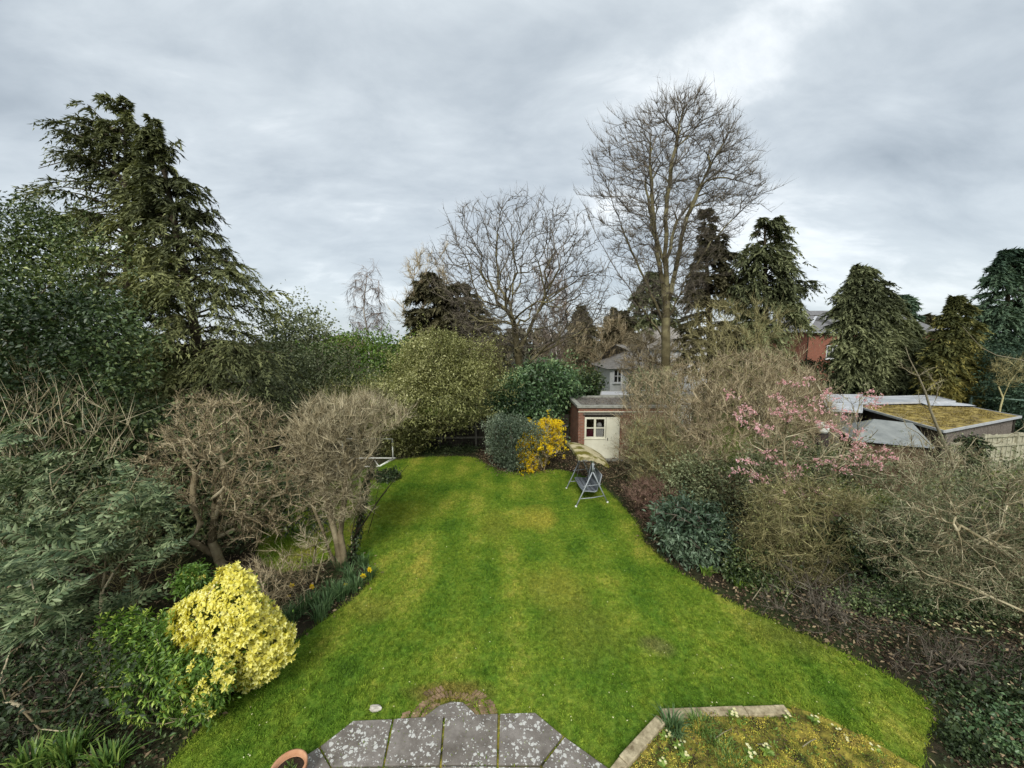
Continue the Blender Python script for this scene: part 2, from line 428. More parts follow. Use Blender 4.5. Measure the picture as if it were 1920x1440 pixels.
def bare_tree(name, label, cat, env, stems, n, mat, seed=1, bf=0.25, ang=0.8, rt=0.012, e=2.3, rmax=None, ntw=6000, tw=(0.2, 0.6), twr=0.008,
              up=0.3, spread=0.6, second=0.6, shell=0.2, wob=0.06, seg=0.4, ks=(9, 6, 3), group=None, extra=None, thick=0.035, twmat=None, growup=0.1,
              cut=None, names=('trunk', 'branches'), twrmax=0.03, ypow=1.6, curl=.9):
    r = np.random.default_rng(seed)
    root = thing(name, label, cat, (stems[0][0][0], stems[0][0][1], 0), group)
    tg, oo, _ = env.pts(n, r, shell, ypow); fo = r.uniform(0, 1, n) < .05; tg = tg + oo * (fo * r.uniform(0, .12, n) * (tg[:, 2].max() - tg[:, 2].min()))[:, None]; tg[:, 2] = np.maximum(tg[:, 2], .05)
    if cut is not None: tg = tg[cut(tg)]
    if extra is not None: tg = np.concatenate([tg, extra])
    pos, par, dr = grow([stemchain(s) for s in stems], tg, bf, ang, seg, wob, r, growup, curl)
    R = radii(par, rt, e, rmax)
    for i in range(len(par)):        # root flare
        if pos[i, 2] < 0.5: R[i] *= 1 + 0.5 * (0.5 - pos[i, 2])
    g1, g2 = Geo(), Geo()
    wood(pos, par, dr, R, thick, g1, g2, r, ks=ks)
    tips, td = twigs(pos, par, dr, R, g2, r, ntw, tw, twr, spread, up, twrmax, second)
    if g1.n: g1.build(names[0], mat, root, True)
    g2.build(names[1], twmat or mat, root, False)
    return root, pos, par, dr, R, tips, td, r

def scatter_leaves(geo, P, out, r, per, crad, Ln, Wd, droop=0.2, outw=0.6, flat=0.6, tint=None, fold=0.25, upn=0.8):
    """clumps of leaves round every P"""
    n = len(P) * per; c = np.repeat(P, per, 0); o = np.repeat(out, per, 0)
    g = r.normal(size=(n, 3)) * crad; g[:, 2] *= flat; q = c + g
    D = unit(o * outw + unit(r.normal(size=(n, 3))) - np.array([[0, 0, droop]]))
    Nn = unit(unit(r.normal(size=(n, 3))) * 0.9 + np.array([[0, 0, upn]]) + o * 0.3)
    s = r.uniform(0.65, 1.25, n)
    V, F = leaf_quads(q, D, Nn, Ln * s, Wd * s, fold, 0.1)
    t = np.repeat(r.uniform(0.1, 0.75, len(P)) if tint is None else tint, per) + r.normal(size=n) * 0.16
    geo.add(V, F, np.repeat(np.clip(t, 0, 1), 4)); return q

def bush(name, label, env, mat, seed, clumps, per, Ln, Wd, crad=0.12, shell=0.72, inner=0.25, stemmat=None, cat='shrub', group=None, gap=-0.75, sprigs=0,
         droop=0.2, base=None, nst=120, names=('stems', 'foliage'), outw=0.6, rt=0.01, flat=0.6, gf=2.2, tintf=1.3, upn=0.8, rmax=None):
    Ln *= 1.4; Wd *= 1.45; per = max(5, int(per * .85))
    r = np.random.default_rng(seed)
    cxm = (env.x0[-1] + env.x1[-1]) / 2
    if base is None: base = at(cxm, env.y[-1], env.Y); base = np.array([base[0], env.Y, 0.0])
    root = thing(name, label, cat, (base[0], base[1], 0), group)
    P, out, rad = env.pts(clumps, r, shell); far_ = r.uniform(0, 1, len(P)) < .10; P = P + out * (far_ * r.uniform(0, .22, len(P)) * (P[:, 2].max() - P[:, 2].min()) * .5)[:, None]
    cn = Noise3(gf, seed=seed + 3)(P); keep = cn > gap; P, out = P[keep], out[keep]
    tn = 0.45 + 0.28 * Noise3(tintf, seed=seed + 5)(P) + r.normal(size=len(P)) * 0.12
    g = Geo(); scatter_leaves(g, P, out, r, per, crad, Ln, Wd, droop, outw, flat, tn, upn=upn)
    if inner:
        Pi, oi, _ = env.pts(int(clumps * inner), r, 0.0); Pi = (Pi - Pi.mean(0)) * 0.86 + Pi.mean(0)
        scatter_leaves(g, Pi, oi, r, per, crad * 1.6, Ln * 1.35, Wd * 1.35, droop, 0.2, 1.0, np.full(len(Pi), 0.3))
    if sprigs:
        Ps, os_, _ = env.pts(sprigs, r, 0.97)
        k = 9; f = np.tile(np.linspace(0.1, 1, k), sprigs)[:, None]
        dd = unit(os_ * 0.6 + r.normal(size=(sprigs, 3)) * 0.3 + np.array([[0, 0, 0.7]])); sl = r.uniform(2, 5, sprigs) * Ln
        sl *= 1.5; q = np.repeat(Ps, k, 0) + np.repeat(dd * sl[:, None], k, 0) * f
        D = unit(np.repeat(dd, k, 0) * 0.6 + r.normal(size=(len(q), 3)) * 0.7)
        V, F = leaf_quads(q, D, unit(r.normal(size=(len(q), 3)) + np.array([[0, 0, 1.]])), Ln * r.uniform(.6, 1.1, len(q)), Wd)
        g.add(V, F, np.repeat(r.uniform(.3, .9, len(q)), 4))
    g.build(names[1], mat, root)
    if stemmat is not None and nst:
        tg, _, _ = env.pts(nst, r, 0.1); tg = tg[tg[:, 2] > 0.15]
        if len(tg) < 3: return root
        top = env.top(); b3 = np.array([base[0], base[1], -0.05]); z1 = max(0.35, min(tg[:, 2].min(), top[2] * 0.3))
        pos, par, dr = grow([stemchain([b3, b3 + np.array([0.03, 0.02, z1])], 0.2)], tg, 0.3, 0.6, 0.4, 0.08, r)
        R = radii(par, rt, 2.3, rmax); g1 = Geo(); wood(pos, par, dr, R, 0.03, g1, g1, r, ks=(6, 4, 3)); g1.build(names[0], stemmat, root, True)
    return root

def conifer(name, label, env, mat, bark, seed, nb=170, kb=12, mb=8, ll=0.2, lw=0.06, droop=0.35, lift=0.25, group=None, trunk_r=0.25, zbot=0.3,
            lean=None, dens_gap=-9, fr=0.6, tips=(), cat='conifer tree', spray=0.5, hang=0.5, dsy=1.0, jit=0.25):
    r = np.random.default_rng(seed); top = env.top(); H = top[2]
    bx = (env.x0[-3:].mean() + env.x1[-3:].mean()) / 2; b = at(bx, 640, env.Y); bX = b[0]; tX = top[0]
    root = thing(name, label, cat, (bX, env.Y, 0), group)
    def axis(z):
        f = np.clip(z / H, 0, 1); return np.stack([bX + (tX - bX) * f ** 1.3, np.full_like(f, env.Y), z], 1)
    zt = np.linspace(-0.1, H * 0.98, 14); A = axis(zt)
    g = Geo(); Rr = trunk_r * (1 - zt / H) ** 0.8 + 0.015; D = unit(np.gradient(A, axis=0))
    V, F = tubes(A[:-1], A[1:], Rr[:-1], Rr[1:], D[:-1], D[1:], 8); g.add(V, F, 0.4)
    f = r.uniform(0, 1, nb) ** 0.8; z = zbot + (H - zbot) * (1 - (1 - f) ** 1.0); z = np.sort(z); az = (np.arange(nb) * 2.399 + r.uniform(-.4, .4, nb))
    xl, xr = env.half(z); ca, sa = np.cos(az), np.sin(az); ax = axis(z)
    Lr = np.where(ca > 0, xr - ax[:, 0], ax[:, 0] - xl); Lm = (xr - xl) / 2
    Lg = (np.abs(ca) * Lr + (1 - np.abs(ca)) * Lm) * r.uniform(1 - jit, 1.08 + jit * .35, nb); Lg = np.maximum(Lg, 0.12)
    u_ = bX / env.Y; AD = np.stack([ca + sa * dsy * u_ / (1 + u_ * u_), sa * dsy / (1 + u_ * u_), np.zeros(nb)], 1)
    dp = droop * r.uniform(.6, 1.3, nb); lf = lift * r.uniform(.5, 1.4, nb) * (1 + 1.2 * (z / H) ** 3)
    z = np.clip(z - (lf - dp) * Lg, 0.3, H * .985); ax = axis(z)
    for px, py, dz in tips:      # lanky leading shoots
        q = at(px, py, env.Y); za = min(q[2] - dz, H * .97); a0 = axis(np.array([za])); dx = q[0] - a0[0, 0]; l = max(abs(dx), .25)
        ax = np.concatenate([ax, a0]); AD = np.concatenate([AD, [[np.sign(dx) * abs(dx) / l, .05, 0]]]); Lg = np.append(Lg, l); dp = np.append(dp, .12); lf = np.append(lf, (q[2] - za) / l + .12); sa = np.append(sa, 0.05); ca = np.append(ca, 1.); nb += 1
    def bp(i, t):   # point on bough i at t
        return ax[i] + AD[i] * (Lg[i] * t)[:, None] + np.stack([0 * t, 0 * t, Lg[i] * (lf[i] * t - dp[i] * t * t)], 1)
    # boughs wood
    ts = np.linspace(0, 0.92, 5)
    for a_, b_ in zip(ts[:-1], ts[1:]):
        i = np.arange(nb); p0, p1 = bp(i, np.full(nb, a_)), bp(i, np.full(nb, b_)); d = unit(p1 - p0)
        V, F = tubes(p0, p1, (0.045 * (1 - a_) + .008) * np.minimum(1, Lg / 2), (0.045 * (1 - b_) + .008) * np.minimum(1, Lg / 2), d, d, 3); g.add(V, F, 0.5)
    g.build('trunk', bark, root, True)
    # branchlets
    kk = np.maximum(4, (kb * np.sqrt(Lg / max(Lg.mean(), .1))).astype(int)); i = np.repeat(np.arange(nb), kk); n = len(i)
    t = r.uniform(0.12, 1, n) ** 0.75; P = bp(i, t); side = r.choice([-1, 1], n)[:, None] * np.stack([-sa[i], ca[i], 0 * t], 1)
    D = unit(AD[i] * r.uniform(.4, 1.0, (n, 1)) + side * r.uniform(.2, 1.0, (n, 1)) + np.stack([0 * t, 0 * t, r.uniform(-.35, .25, n)], 1))
    bl = spray * (0.35 * Lg[i] * (1 - 0.55 * t) + 0.28 * np.minimum(1, Lg[i] * .8)) * r.uniform(.6, 1.3, n)
    tn = np.clip(0.35 + 0.22 * Noise3(1.1, seed=seed)(P) + r.normal(size=n) * .13 + 0.22 * t, 0, 1)
    gapn = Noise3(1.5, seed=seed + 9)(P) > dens_gap; P, D, bl, tn = P[gapn], D[gapn], bl[gapn], tn[gapn]; n = len(P)
    c = np.repeat(np.arange(n), mb); s = np.tile(np.linspace(0.08, 1, mb), n) + r.normal(size=n * mb) * .04
    q = P[c] + D[c] * (bl[c] * s)[:, None]; q[:, 2] -= hang * bl[c] * s * s
    sd = np.cross(D[c], np.array([[0, 0, 1.]])) * r.choice([-1, 1], len(c))[:, None]
    LD = unit(D[c] * 0.8 + sd * r.uniform(.1, .9, (len(c), 1)) + r.normal(size=(len(c), 3)) * fr * .5 - np.array([[0, 0, 1]]) * (hang * s)[:, None])
    sz = r.uniform(.6, 1.3, len(c)) * (1.15 - .4 * s)
    V, F = leaf_tris(q, LD, unit(np.array([[0, 0, 1.]]) + r.normal(size=(len(c), 3)) * .7), ll * sz, lw * sz, 0.15)
    g = Geo(); g.add(V, F, np.repeat(np.clip(tn[c] + r.normal(size=len(c)) * .13 + .15 * s, 0, 1), 3)); g.build('crown', mat, root)
    return root
def scatter_gn(name, surf_me, src_objs, density, smin, smax, tilt=0.3, seed=0, label=None, cat=None, densmap=None):
    """one mass of small growth strewn over a surface with geometry nodes"""
    o = link(name, surf_me, None); ng = bpy.data.node_groups.new(name, 'GeometryNodeTree')
    ng.interface.new_socket('Geometry', in_out='INPUT', socket_type='NodeSocketGeometry'); ng.interface.new_socket('Geometry', in_out='OUTPUT', socket_type='NodeSocketGeometry')
    gi = ng.nodes.new('NodeGroupInput'); go = ng.nodes.new('NodeGroupOutput'); jn = ng.nodes.new('GeometryNodeJoinGeometry')
    for i, s in enumerate(src_objs):
        dp = ng.nodes.new('GeometryNodeDistributePointsOnFaces'); dp.inputs['Density'].default_value = density / len(src_objs); dp.inputs['Seed'].default_value = seed * 10 + i
        ng.links.new(gi.outputs[0], dp.inputs['Mesh'])
        oi = ng.nodes.new('GeometryNodeObjectInfo'); oi.inputs['Object'].default_value = s; oi.inputs['As Instance'].default_value = True
        ip = ng.nodes.new('GeometryNodeInstanceOnPoints'); ng.links.new(dp.outputs['Points'], ip.inputs['Points']); ng.links.new(oi.outputs['Geometry'], ip.inputs['Instance'])
        rv = ng.nodes.new('FunctionNodeRandomValue'); rv.data_type = 'FLOAT_VECTOR'; rv.inputs[0].default_value = (-tilt, -tilt, 0); rv.inputs[1].default_value = (tilt, tilt, 6.283); rv.inputs['Seed'].default_value = seed + 3
        ng.links.new(rv.outputs[0], ip.inputs['Rotation'])
        rs = ng.nodes.new('FunctionNodeRandomValue'); rs.data_type = 'FLOAT'; rs.inputs[2].default_value = smin; rs.inputs[3].default_value = smax; rs.inputs['Seed'].default_value = seed + 7
        ng.links.new(rs.outputs[1], ip.inputs['Scale'])
        ng.links.new(ip.outputs[0], jn.inputs[0])
    ng.links.new(jn.outputs[0], go.inputs[0])
    md = o.modifiers.new('growth', 'NODES'); md.node_group = ng
    return tag(o, label, cat, None, 'stuff')
def hidden(name, me, mats):
    o = bpy.data.objects.new(name, me)
    for m in mats: me.materials.append(m)
    return o
def poly_mesh(name, pts2, z=0.0):
    me = bpy.data.meshes.new(name); bm = bmesh.new(); vs_ = [bm.verts.new((p[0], p[1], z)) for p in pts2]; f = bm.faces.new(vs_)
    if f.normal.z < 0: f.normal_flip()
    bmesh.ops.triangulate(bm, faces=bm.faces[:]); bm.normal_update()
    for f in bm.faces:
        if f.normal.z < 0: f.normal_flip()
    bm.to_mesh(me); bm.free(); return me
def ground_poly(pxs, z=0.0): return [tuple(atz(x, y, z)[:2]) for x, y in pxs]
def smooth_poly(p, it=2):
    for _ in range(it):
        q = []
        for i in range(len(p)):
            a, b = np.array(p[i]), np.array(p[(i + 1) % len(p)]); q += [tuple(a * .75 + b * .25), tuple(a * .25 + b * .75)]
        p = q
    return p
def yg(Y):
    v = (ST * Y - EYE * CT) / (CT * Y + EYE * ST); return 720 - v * FPX
# ------------------------------------------------------------------ material set
M['conif_olive'] = m_leaf('conifer olive green', (0.040, 0.046, 0.022), (0.155, 0.172, 0.076), 0.7, 0.2, 0.2, (0.38, 0.395, 0.165))
M['conif_dark'] = m_leaf('conifer dark green', (0.026, 0.032, 0.0150), (0.120, 0.137, 0.064), 0.7, 0.2, 0.15, (0.29, 0.31, 0.15))
M['conif_brown'] = m_leaf('conifer brownish green', (0.040, 0.040, 0.022), (0.125, 0.115, 0.060), 0.75, 0.15, 0.15, (0.22, 0.195, 0.105))
M['conif_gold'] = m_leaf('conifer golden green', (0.035, 0.045, 0.016), (0.13, 0.135, 0.045), 0.7, 0.2, 0.2, (0.38, 0.33, 0.095))
M['conif_blue'] = m_leaf('conifer bluish green', (0.0210, 0.0420, 0.0280), (0.0630, 0.1085, 0.0665), 0.7, 0.2, 0.15, (0.1313, 0.1925, 0.1138))
M['laurel'] = m_leaf('glossy laurel leaf', (0.026, 0.056, 0.022), (0.125, 0.215, 0.085), 0.4, 0.45, 0.2, (0.36, 0.46, 0.21))
M['camellia'] = m_leaf('dark glossy leaf', (0.016, 0.032, 0.010), (0.080, 0.126, 0.042), 0.42, 0.4, 0.12, (0.32, 0.38, 0.15))
M['holly'] = m_leaf('holly leaf', (0.022, 0.042, 0.013), (0.125, 0.175, 0.055), 0.4, 0.5, 0.2, (0.40, 0.45, 0.16))
M['olive_leaf'] = m_leaf('olive green leaf', (0.065, 0.070, 0.022), (0.30, 0.31, 0.105), 0.55, 0.35, 0.25, (0.66, 0.65, 0.33))
M['grey_leaf'] = m_leaf('grey green leaf', (0.055, 0.068, 0.032), (0.205, 0.235, 0.115), 0.6, 0.3, 0.2, (0.46, 0.49, 0.28))
M['bright_leaf'] = m_leaf('fresh green leaf', (0.0385, 0.0788, 0.0140), (0.1488, 0.2537, 0.0385), 0.5, 0.4, 0.3, (0.3325, 0.4550, 0.0788))
M['euonymus'] = m_leaf('variegated grey green leaf', (0.045, 0.07, 0.04), (0.17, 0.22, 0.14), 0.45, 0.4, 0.2, (0.42, 0.48, 0.33))
M['mahonia'] = m_leaf('mahonia leaflet', (0.030, 0.060, 0.024), (0.115, 0.165, 0.072), 0.45, 0.35, 0.15, (0.36, 0.43, 0.22))
M['mahonia_old'] = m_leaf('mahonia leaflet', (0.0473, 0.1013, 0.0607), (0.1215, 0.2025, 0.1283), 0.38, 0.5, 0.15, (0.2295, 0.3172, 0.2025))
M['choisya_y'] = m_leaf('golden choisya leaf', (0.72, 0.64, 0.07), (0.92, 0.85, 0.20), 0.5, 0.35, 0.3, (0.95, 0.92, 0.42))
M['laurel_grey'] = m_leaf('greyish laurel leaf', (0.03, 0.055, 0.03), (0.085, 0.135, 0.075), 0.42, 0.45, 0.2, (0.20, 0.27, 0.17))
M['choisya_mid'] = m_leaf('shaded yellow green choisya leaf', (0.16, 0.19, 0.03), (0.40, 0.42, 0.06), 0.5, 0.35, 0.3)
M['choisya_g'] = m_leaf('green choisya leaf', (0.0613, 0.1313, 0.0175), (0.1925, 0.3325, 0.0525), 0.45, 0.45, 0.3, (0.6300, 0.7350, 0.1400))
M['forsythia'] = m_leaf('forsythia petal', (0.72, 0.48, 0.01), (0.92, 0.68, 0.015), 0.6, 0.2, 0.35, (0.95, 0.80, 0.04))
M['pink'] = m_leaf('pink petal', (0.78, 0.36, 0.41), (0.88, 0.52, 0.56), 0.6, 0.2, 0.35, (0.93, 0.76, 0.76))
M['ivy'] = m_leaf('ivy leaf', (0.014, 0.026, 0.009), (0.045, 0.072, 0.024), 0.5, 0.3, 0.15, (0.14, 0.18, 0.07))
M['strap'] = m_leaf('strap leaf', (0.0350, 0.0788, 0.0175), (0.1225, 0.2275, 0.0438), 0.45, 0.4, 0.3, (0.3500, 0.4550, 0.1050))
M['daff_leaf'] = m_leaf('daffodil leaf', (0.030, 0.065, 0.024), (0.09, 0.17, 0.06), 0.5, 0.3, 0.25, (0.20, 0.30, 0.13))
M['daff'] = m_leaf('daffodil petal', (0.8000, 0.5500, 0.0100), (0.9000, 0.6800, 0.0200), 0.6, 0.2, 0.4)
M['cream_petal'] = m_leaf('cream petal', (0.80, 0.76, 0.38), (0.90, 0.87, 0.56), 0.6, 0.2, 0.3)
M['dead_leaf'] = m_leaf('dead leaf', (0.035, 0.024, 0.014), (0.12, 0.082, 0.048), 0.8, 0.2, 0.1, (0.36, 0.27, 0.16))
M['thicket'] = m_bark('thicket twig', (0.10, 0.076, 0.040), (0.33, 0.262, 0.150), (0.64, 0.54, 0.35), 2.0)
M['thicket_red'] = m_bark('reddish twig', (0.0798, 0.0435, 0.0319), (0.2030, 0.1232, 0.0899), (0.3335, 0.2248, 0.1668), 2.5)
M['lichen'] = m_bark('lichened twig', (0.10, 0.080, 0.042), (0.32, 0.27, 0.155), (0.66, 0.59, 0.39), 1.6)
M['straw_twig'] = m_bark('straw coloured twig', (0.12, 0.098, 0.052), (0.33, 0.278, 0.165), (0.60, 0.53, 0.35), 2.5)
M['olive_twig'] = m_bark('olive twig', (0.10, 0.09, 0.035), (0.27, 0.24, 0.105), (0.48, 0.43, 0.22), 3)
M['bark_tree'] = m_bark('tree bark', (0.0798, 0.0653, 0.0319), (0.1668, 0.1421, 0.0754), (0.2900, 0.2610, 0.1377), 3)
M['bark_twig'] = m_bark('dark twig', (0.0653, 0.0551, 0.0406), (0.1377, 0.1160, 0.0870), (0.2175, 0.1885, 0.1450), 3)
M['bark_dark'] = m_bark('dark bark', (0.0290, 0.0232, 0.0145), (0.0798, 0.0638, 0.0406), (0.1450, 0.1160, 0.0725), 4)
M['bark_birch'] = m_bark('birch bark', (0.2320, 0.2030, 0.1740), (0.5220, 0.4785, 0.4205), (0.7975, 0.7540, 0.6670), 2)
M['birch_twig'] = m_bark('birch twig', (0.1450, 0.1087, 0.0870), (0.3045, 0.2392, 0.2030), (0.4350, 0.3625, 0.3045), 3)
M['bark_apple'] = m_bark('gnarled bark', (0.10, 0.080, 0.045), (0.28, 0.228, 0.135), (0.50, 0.43, 0.28), 4)
M['bark_pale'] = m_bark('pale bark', (0.26, 0.23, 0.15), (0.56, 0.51, 0.36), (0.80, 0.76, 0.60), 3)

# ground
def m_ground():
    m, nt, out = newmat('earth'); bs = bsdf(nt, out, 0.95, 0.15)
    a = noise(nt, 0.6, 5); b = noise(nt, 9, 6, 0.7)
    c1 = ramp(nt, b, [(0.3, (0.016, 0.012, 0.008)), (0.6, (0.045, 0.033, 0.022)), (0.8, (0.09, 0.068, 0.046))])
    c2 = ramp(nt, b, [(0.3, (0.014, 0.022, 0.008)), (0.7, (0.05, 0.065, 0.02))])
    L(nt, mix(nt, ramp(nt, a, [(0.42, (0, 0, 0)), (0.6, (1, 1, 1))]), c1, c2), bs.inputs['Base Color']); bump(nt, bs, noise(nt, 25, 5), 0.9, 0.04); return m
def lawn_colour(nt, blade):
    p = wpos(nt)
    s = N(nt, 'ShaderNodeSeparateXYZ'); L(nt, p, s.inputs[0])
    big = noise(nt, 0.32, 3, 0.5, p, 0.6); mid = noise(nt, 1.3, 5, 0.62, p, 0.4); fine = noise(nt, 8, 5, 0.75, p)
    # mower stripes run away from the house
    st = math_(nt, 'SINE', math_(nt, 'ADD', math_(nt, 'MULTIPLY', s.outputs[0], 5.6), math_(nt, 'MULTIPLY', noise(nt, 0.5, 2, 0.5, p), 3.0)))
    mp2 = N(nt, 'ShaderNodeMapping'); L(nt, p, mp2.inputs[0]); mp2.inputs['Scale'].default_value = (1.0, 0.22, 1)
    strk = noise(nt, 0.9, 3, 0.5, mp2.outputs[0])
    v = math_(nt, 'ADD', math_(nt, 'MULTIPLY', big, 0.5), math_(nt, 'MULTIPLY', mid, 0.34))
    v = math_(nt, 'ADD', v, math_(nt, 'MULTIPLY', strk, 0.30)); v = math_(nt, 'ADD', v, math_(nt, 'MULTIPLY', st, 0.034)); v = math_(nt, 'ADD', v, math_(nt, 'MULTIPLY', fine, 0.40)); v = math_(nt, 'SUBTRACT', v, 0.10)
    col = ramp(nt, v, [(0.46, (0.062, 0.138, 0.014)), (0.58, (0.130, 0.248, 0.022)), (0.71, (0.232, 0.328, 0.034)), (0.86, (0.48, 0.465, 0.085))])
    # worn mossy places
    def spot(x, y, rx, ry, c, k, col):
        dx = math_(nt, 'DIVIDE', math_(nt, 'SUBTRACT', s.outputs[0], x), rx); dy = math_(nt, 'DIVIDE', math_(nt, 'SUBTRACT', s.outputs[1], y), ry)
        d = math_(nt, 'ADD', math_(nt, 'MULTIPLY', dx, dx), math_(nt, 'MULTIPLY', dy, dy))
        d = math_(nt, 'ADD', d, math_(nt, 'MULTIPLY', math_(nt, 'SUBTRACT', mid, 0.5), 2.6))
        return mix(nt, math_(nt, 'MULTIPLY', math_(nt, 'SUBTRACT', 1.0, d, True), k), col, c)
    def S(px, py): q = gr(px, py); return float(q[0]), float(q[1])
    for (px, py, rx, ry, c, k) in ((1000, 972, .8, 1.1, (0.56, 0.48, 0.08), 0.62), (930, 985, .6, 1.4, (0.34, 0.34, 0.05), 0.5), (1040, 1100, .9, 1.0, (0.36, 0.35, 0.055), 0.6),
                                 (740, 960, 1.3, 1.0, (0.26, 0.27, 0.03), 0.5), (1230, 1215, .35, .3, (0.24, 0.19, 0.10), 0.5), (1480, 1180, 1.2, .9, (0.25, 0.25, 0.05), 0.55), (1100, 1180, 1.0, .9, (0.27, 0.28, 0.045), 0.45),
                                 (850, 1300, .9, .25, (0.27, 0.19, 0.06), 0.65), (700, 1140, .5, .5, (0.28, 0.29, 0.05), 0.6)):
        x, y = S(px, py); col = spot(x, y, rx, ry, c, k, col)
    col = mix(nt, 1.0, col, ramp(nt, noise(nt, 13, 4, 0.7, p), [(0.33, (0.55, 0.60, 0.55)), (0.5, (0.95, 0.97, 0.95)), (0.68, (1.45, 1.35, 1.5))]), 'MULTIPLY')
    return col
def m_lawn(blade):
    m, nt, out = newmat('grass blade' if blade else 'turf'); bs = bsdf(nt, out, 0.75, 0.15)
    c = lawn_colour(nt, blade)
    if blade:
        at_ = N(nt, 'ShaderNodeAttribute', attribute_name='tint')
        c = mix(nt, 1.0, c, ramp(nt, at_.outputs['Fac'], [(0, (0.60, 0.66, 0.55)), (1, (1.75, 1.6, 1.8))]), 'MULTIPLY')
        L(nt, c, bs.inputs['Base Color']); tr = nt.nodes.new('ShaderNodeBsdfTranslucent'); L(nt, c, tr.inputs[0])
        mx = nt.nodes.new('ShaderNodeMixShader'); mx.inputs[0].default_value = 0.35; L(nt, bs.outputs[0], mx.inputs[1]); L(nt, tr.outputs[0], mx.inputs[2]); L(nt, mx.outputs[0], out.inputs[0])
    else:
        L(nt, mix(nt, 1.0, c, (0.72, 0.72, 0.72), 'MULTIPLY'), bs.inputs['Base Color']); bump(nt, bs, noise(nt, 40, 4), 0.8, 0.03)
    return m
def m_slab():
    m, nt, out = newmat('lichened concrete'); bs = bsdf(nt, out, 0.9, 0.2)
    base = ramp(nt, noise(nt, 5, 8, 0.7), [(0.3, (0.135, 0.118, 0.102)), (0.7, (0.285, 0.260, 0.235))])
    base = mix(nt, 0.55, base, ramp(nt, noise(nt, 1.6, 5, 0.6), [(0.35, (0.6, 0.58, 0.52)), (0.65, (1.1, 1.1, 1.08))]), 'MULTIPLY'); base = mix(nt, 0.6, base, ramp(nt, noise(nt, 120, 3, 0.7), [(0.3, (0.55, 0.55, 0.55)), (0.7, (1.3, 1.3, 1.3))]), 'MULTIPLY')
    def spots(scale, thr, den):
        v = N(nt, 'ShaderNodeTexVoronoi', i_Scale=scale); v.inputs['Randomness'].default_value = 1
        mpn = N(nt, 'ShaderNodeMixRGB'); 
        nv = N(nt, 'ShaderNodeTexNoise', i_Scale=22.0, i_Detail=3.0); L(nt, wpos(nt), nv.inputs['Vector'])
        ad = N(nt, 'ShaderNodeVectorMath', operation='MULTIPLY_ADD'); L(nt, nv.outputs['Color'], ad.inputs[0]); ad.inputs[1].default_value = (0.05, 0.05, 0.0); L(nt, wpos(nt), ad.inputs[2])
        L(nt, ad.outputs[0], v.inputs['Vector']); nt.nodes.remove(mpn)
        wn = nt.nodes.new('ShaderNodeSeparateColor'); L(nt, v.outputs['Color'], wn.inputs[0])
        rad = math_(nt, 'MULTIPLY', math_(nt, 'SUBTRACT', wn.outputs[0], den, True), thr)
        return math_(nt, 'GREATER_THAN', rad, v.outputs['Distance'])
    sp = math_(nt, 'MAXIMUM', spots(19.0, 1.15, 0.42), spots(38.0, 1.1, 0.48))
    sp = math_(nt, 'MAXIMUM', math_(nt, 'MULTIPLY', sp, math_(nt, 'GREATER_THAN', noise(nt, 3.0, 5, 0.75), 0.475)), math_(nt, 'MULTIPLY', spots(7.0, 0.55, 0.72), math_(nt, 'GREATER_THAN', noise(nt, 45, 3), 0.42)))
    c = mix(nt, math_(nt, 'MULTIPLY', sp, 0.85), base, (0.56, 0.56, 0.52))
    L(nt, c, bs.inputs['Base Color']); bump(nt, bs, math_(nt, 'ADD', noise(nt, 60, 5), math_(nt, 'MULTIPLY', sp, 0.3)), 0.5, 0.01); return m
M['earth'] = m_ground(); M['turf'] = m_lawn(False); M['blade'] = m_lawn(True); M['slab'] = m_slab()
M['moss'] = m_flat('moss', (0.035, 0.035, 0.014), (0.36, 0.30, 0.055), 5, 0.95, 0.1, 1.0, 8, (0.38, 0.66))
M['moss_leaf'] = m_leaf('moss shoot', (0.1350, 0.1418, 0.0216), (0.3780, 0.3307, 0.0607), 0.85, 0.1, 0.2, (0.6210, 0.5400, 0.1485))
mm, nt_, out_ = newmat('moss shoot in patches'); bs_ = bsdf(nt_, out_, .85, .1); at__ = N(nt_, 'ShaderNodeAttribute', attribute_name='tint')
c__ = ramp(nt_, noise(nt_, 3.2, 5, .65), [(.36, (.07, .12, .022)), (.46, (.22, .24, .04)), (.54, (.68, .58, .10)), (.66, (.46, .34, .10))])
L(nt_, mix(nt_, 1.0, c__, ramp(nt_, at__.outputs['Fac'], [(0, (.55, .55, .5)), (1, (1.6, 1.6, 1.6))]), 'MULTIPLY'), bs_.inputs['Base Color']); M['moss_patch'] = mm
M['roof_moss'] = m_leaf('brown roof moss', (0.07, 0.055, 0.025), (0.22, 0.175, 0.06), 0.9, 0.1, 0.1, (0.42, 0.33, 0.10))
M['herring'] = m_flat('old clay brick', (0.09, 0.065, 0.035), (0.34, 0.225, 0.14), 9, 0.9, 0.2, 0.5)
M['sleeper'] = m_flat('weathered timber', (0.16, 0.125, 0.07), (0.56, 0.48, 0.31), 9, 0.9, 0.15, 0.8, 8)
M['terracotta'] = m_flat('terracotta', (0.42, 0.20, 0.10), (0.62, 0.36, 0.21), 6, 0.85, 0.2, 0.2)
M['soil'] = m_flat('soil', (0.02, 0.014, 0.01), (0.06, 0.045, 0.03), 20, 0.95, 0.1, 1.0)
M['shed_brick'] = m_brick('summerhouse brick', (0.30, 0.12, 0.07), (0.20, 0.085, 0.055), (0.30, 0.25, 0.19))
M['house_brick'] = m_brick('orange red brick', (0.36, 0.115, 0.065), (0.29, 0.095, 0.055), (0.34, 0.24, 0.18))
M['cream'] = m_flat('cream paint', (0.60, 0.58, 0.44), (0.74, 0.72, 0.57), 2.5, 0.55, 0.35, 0.05, 6)
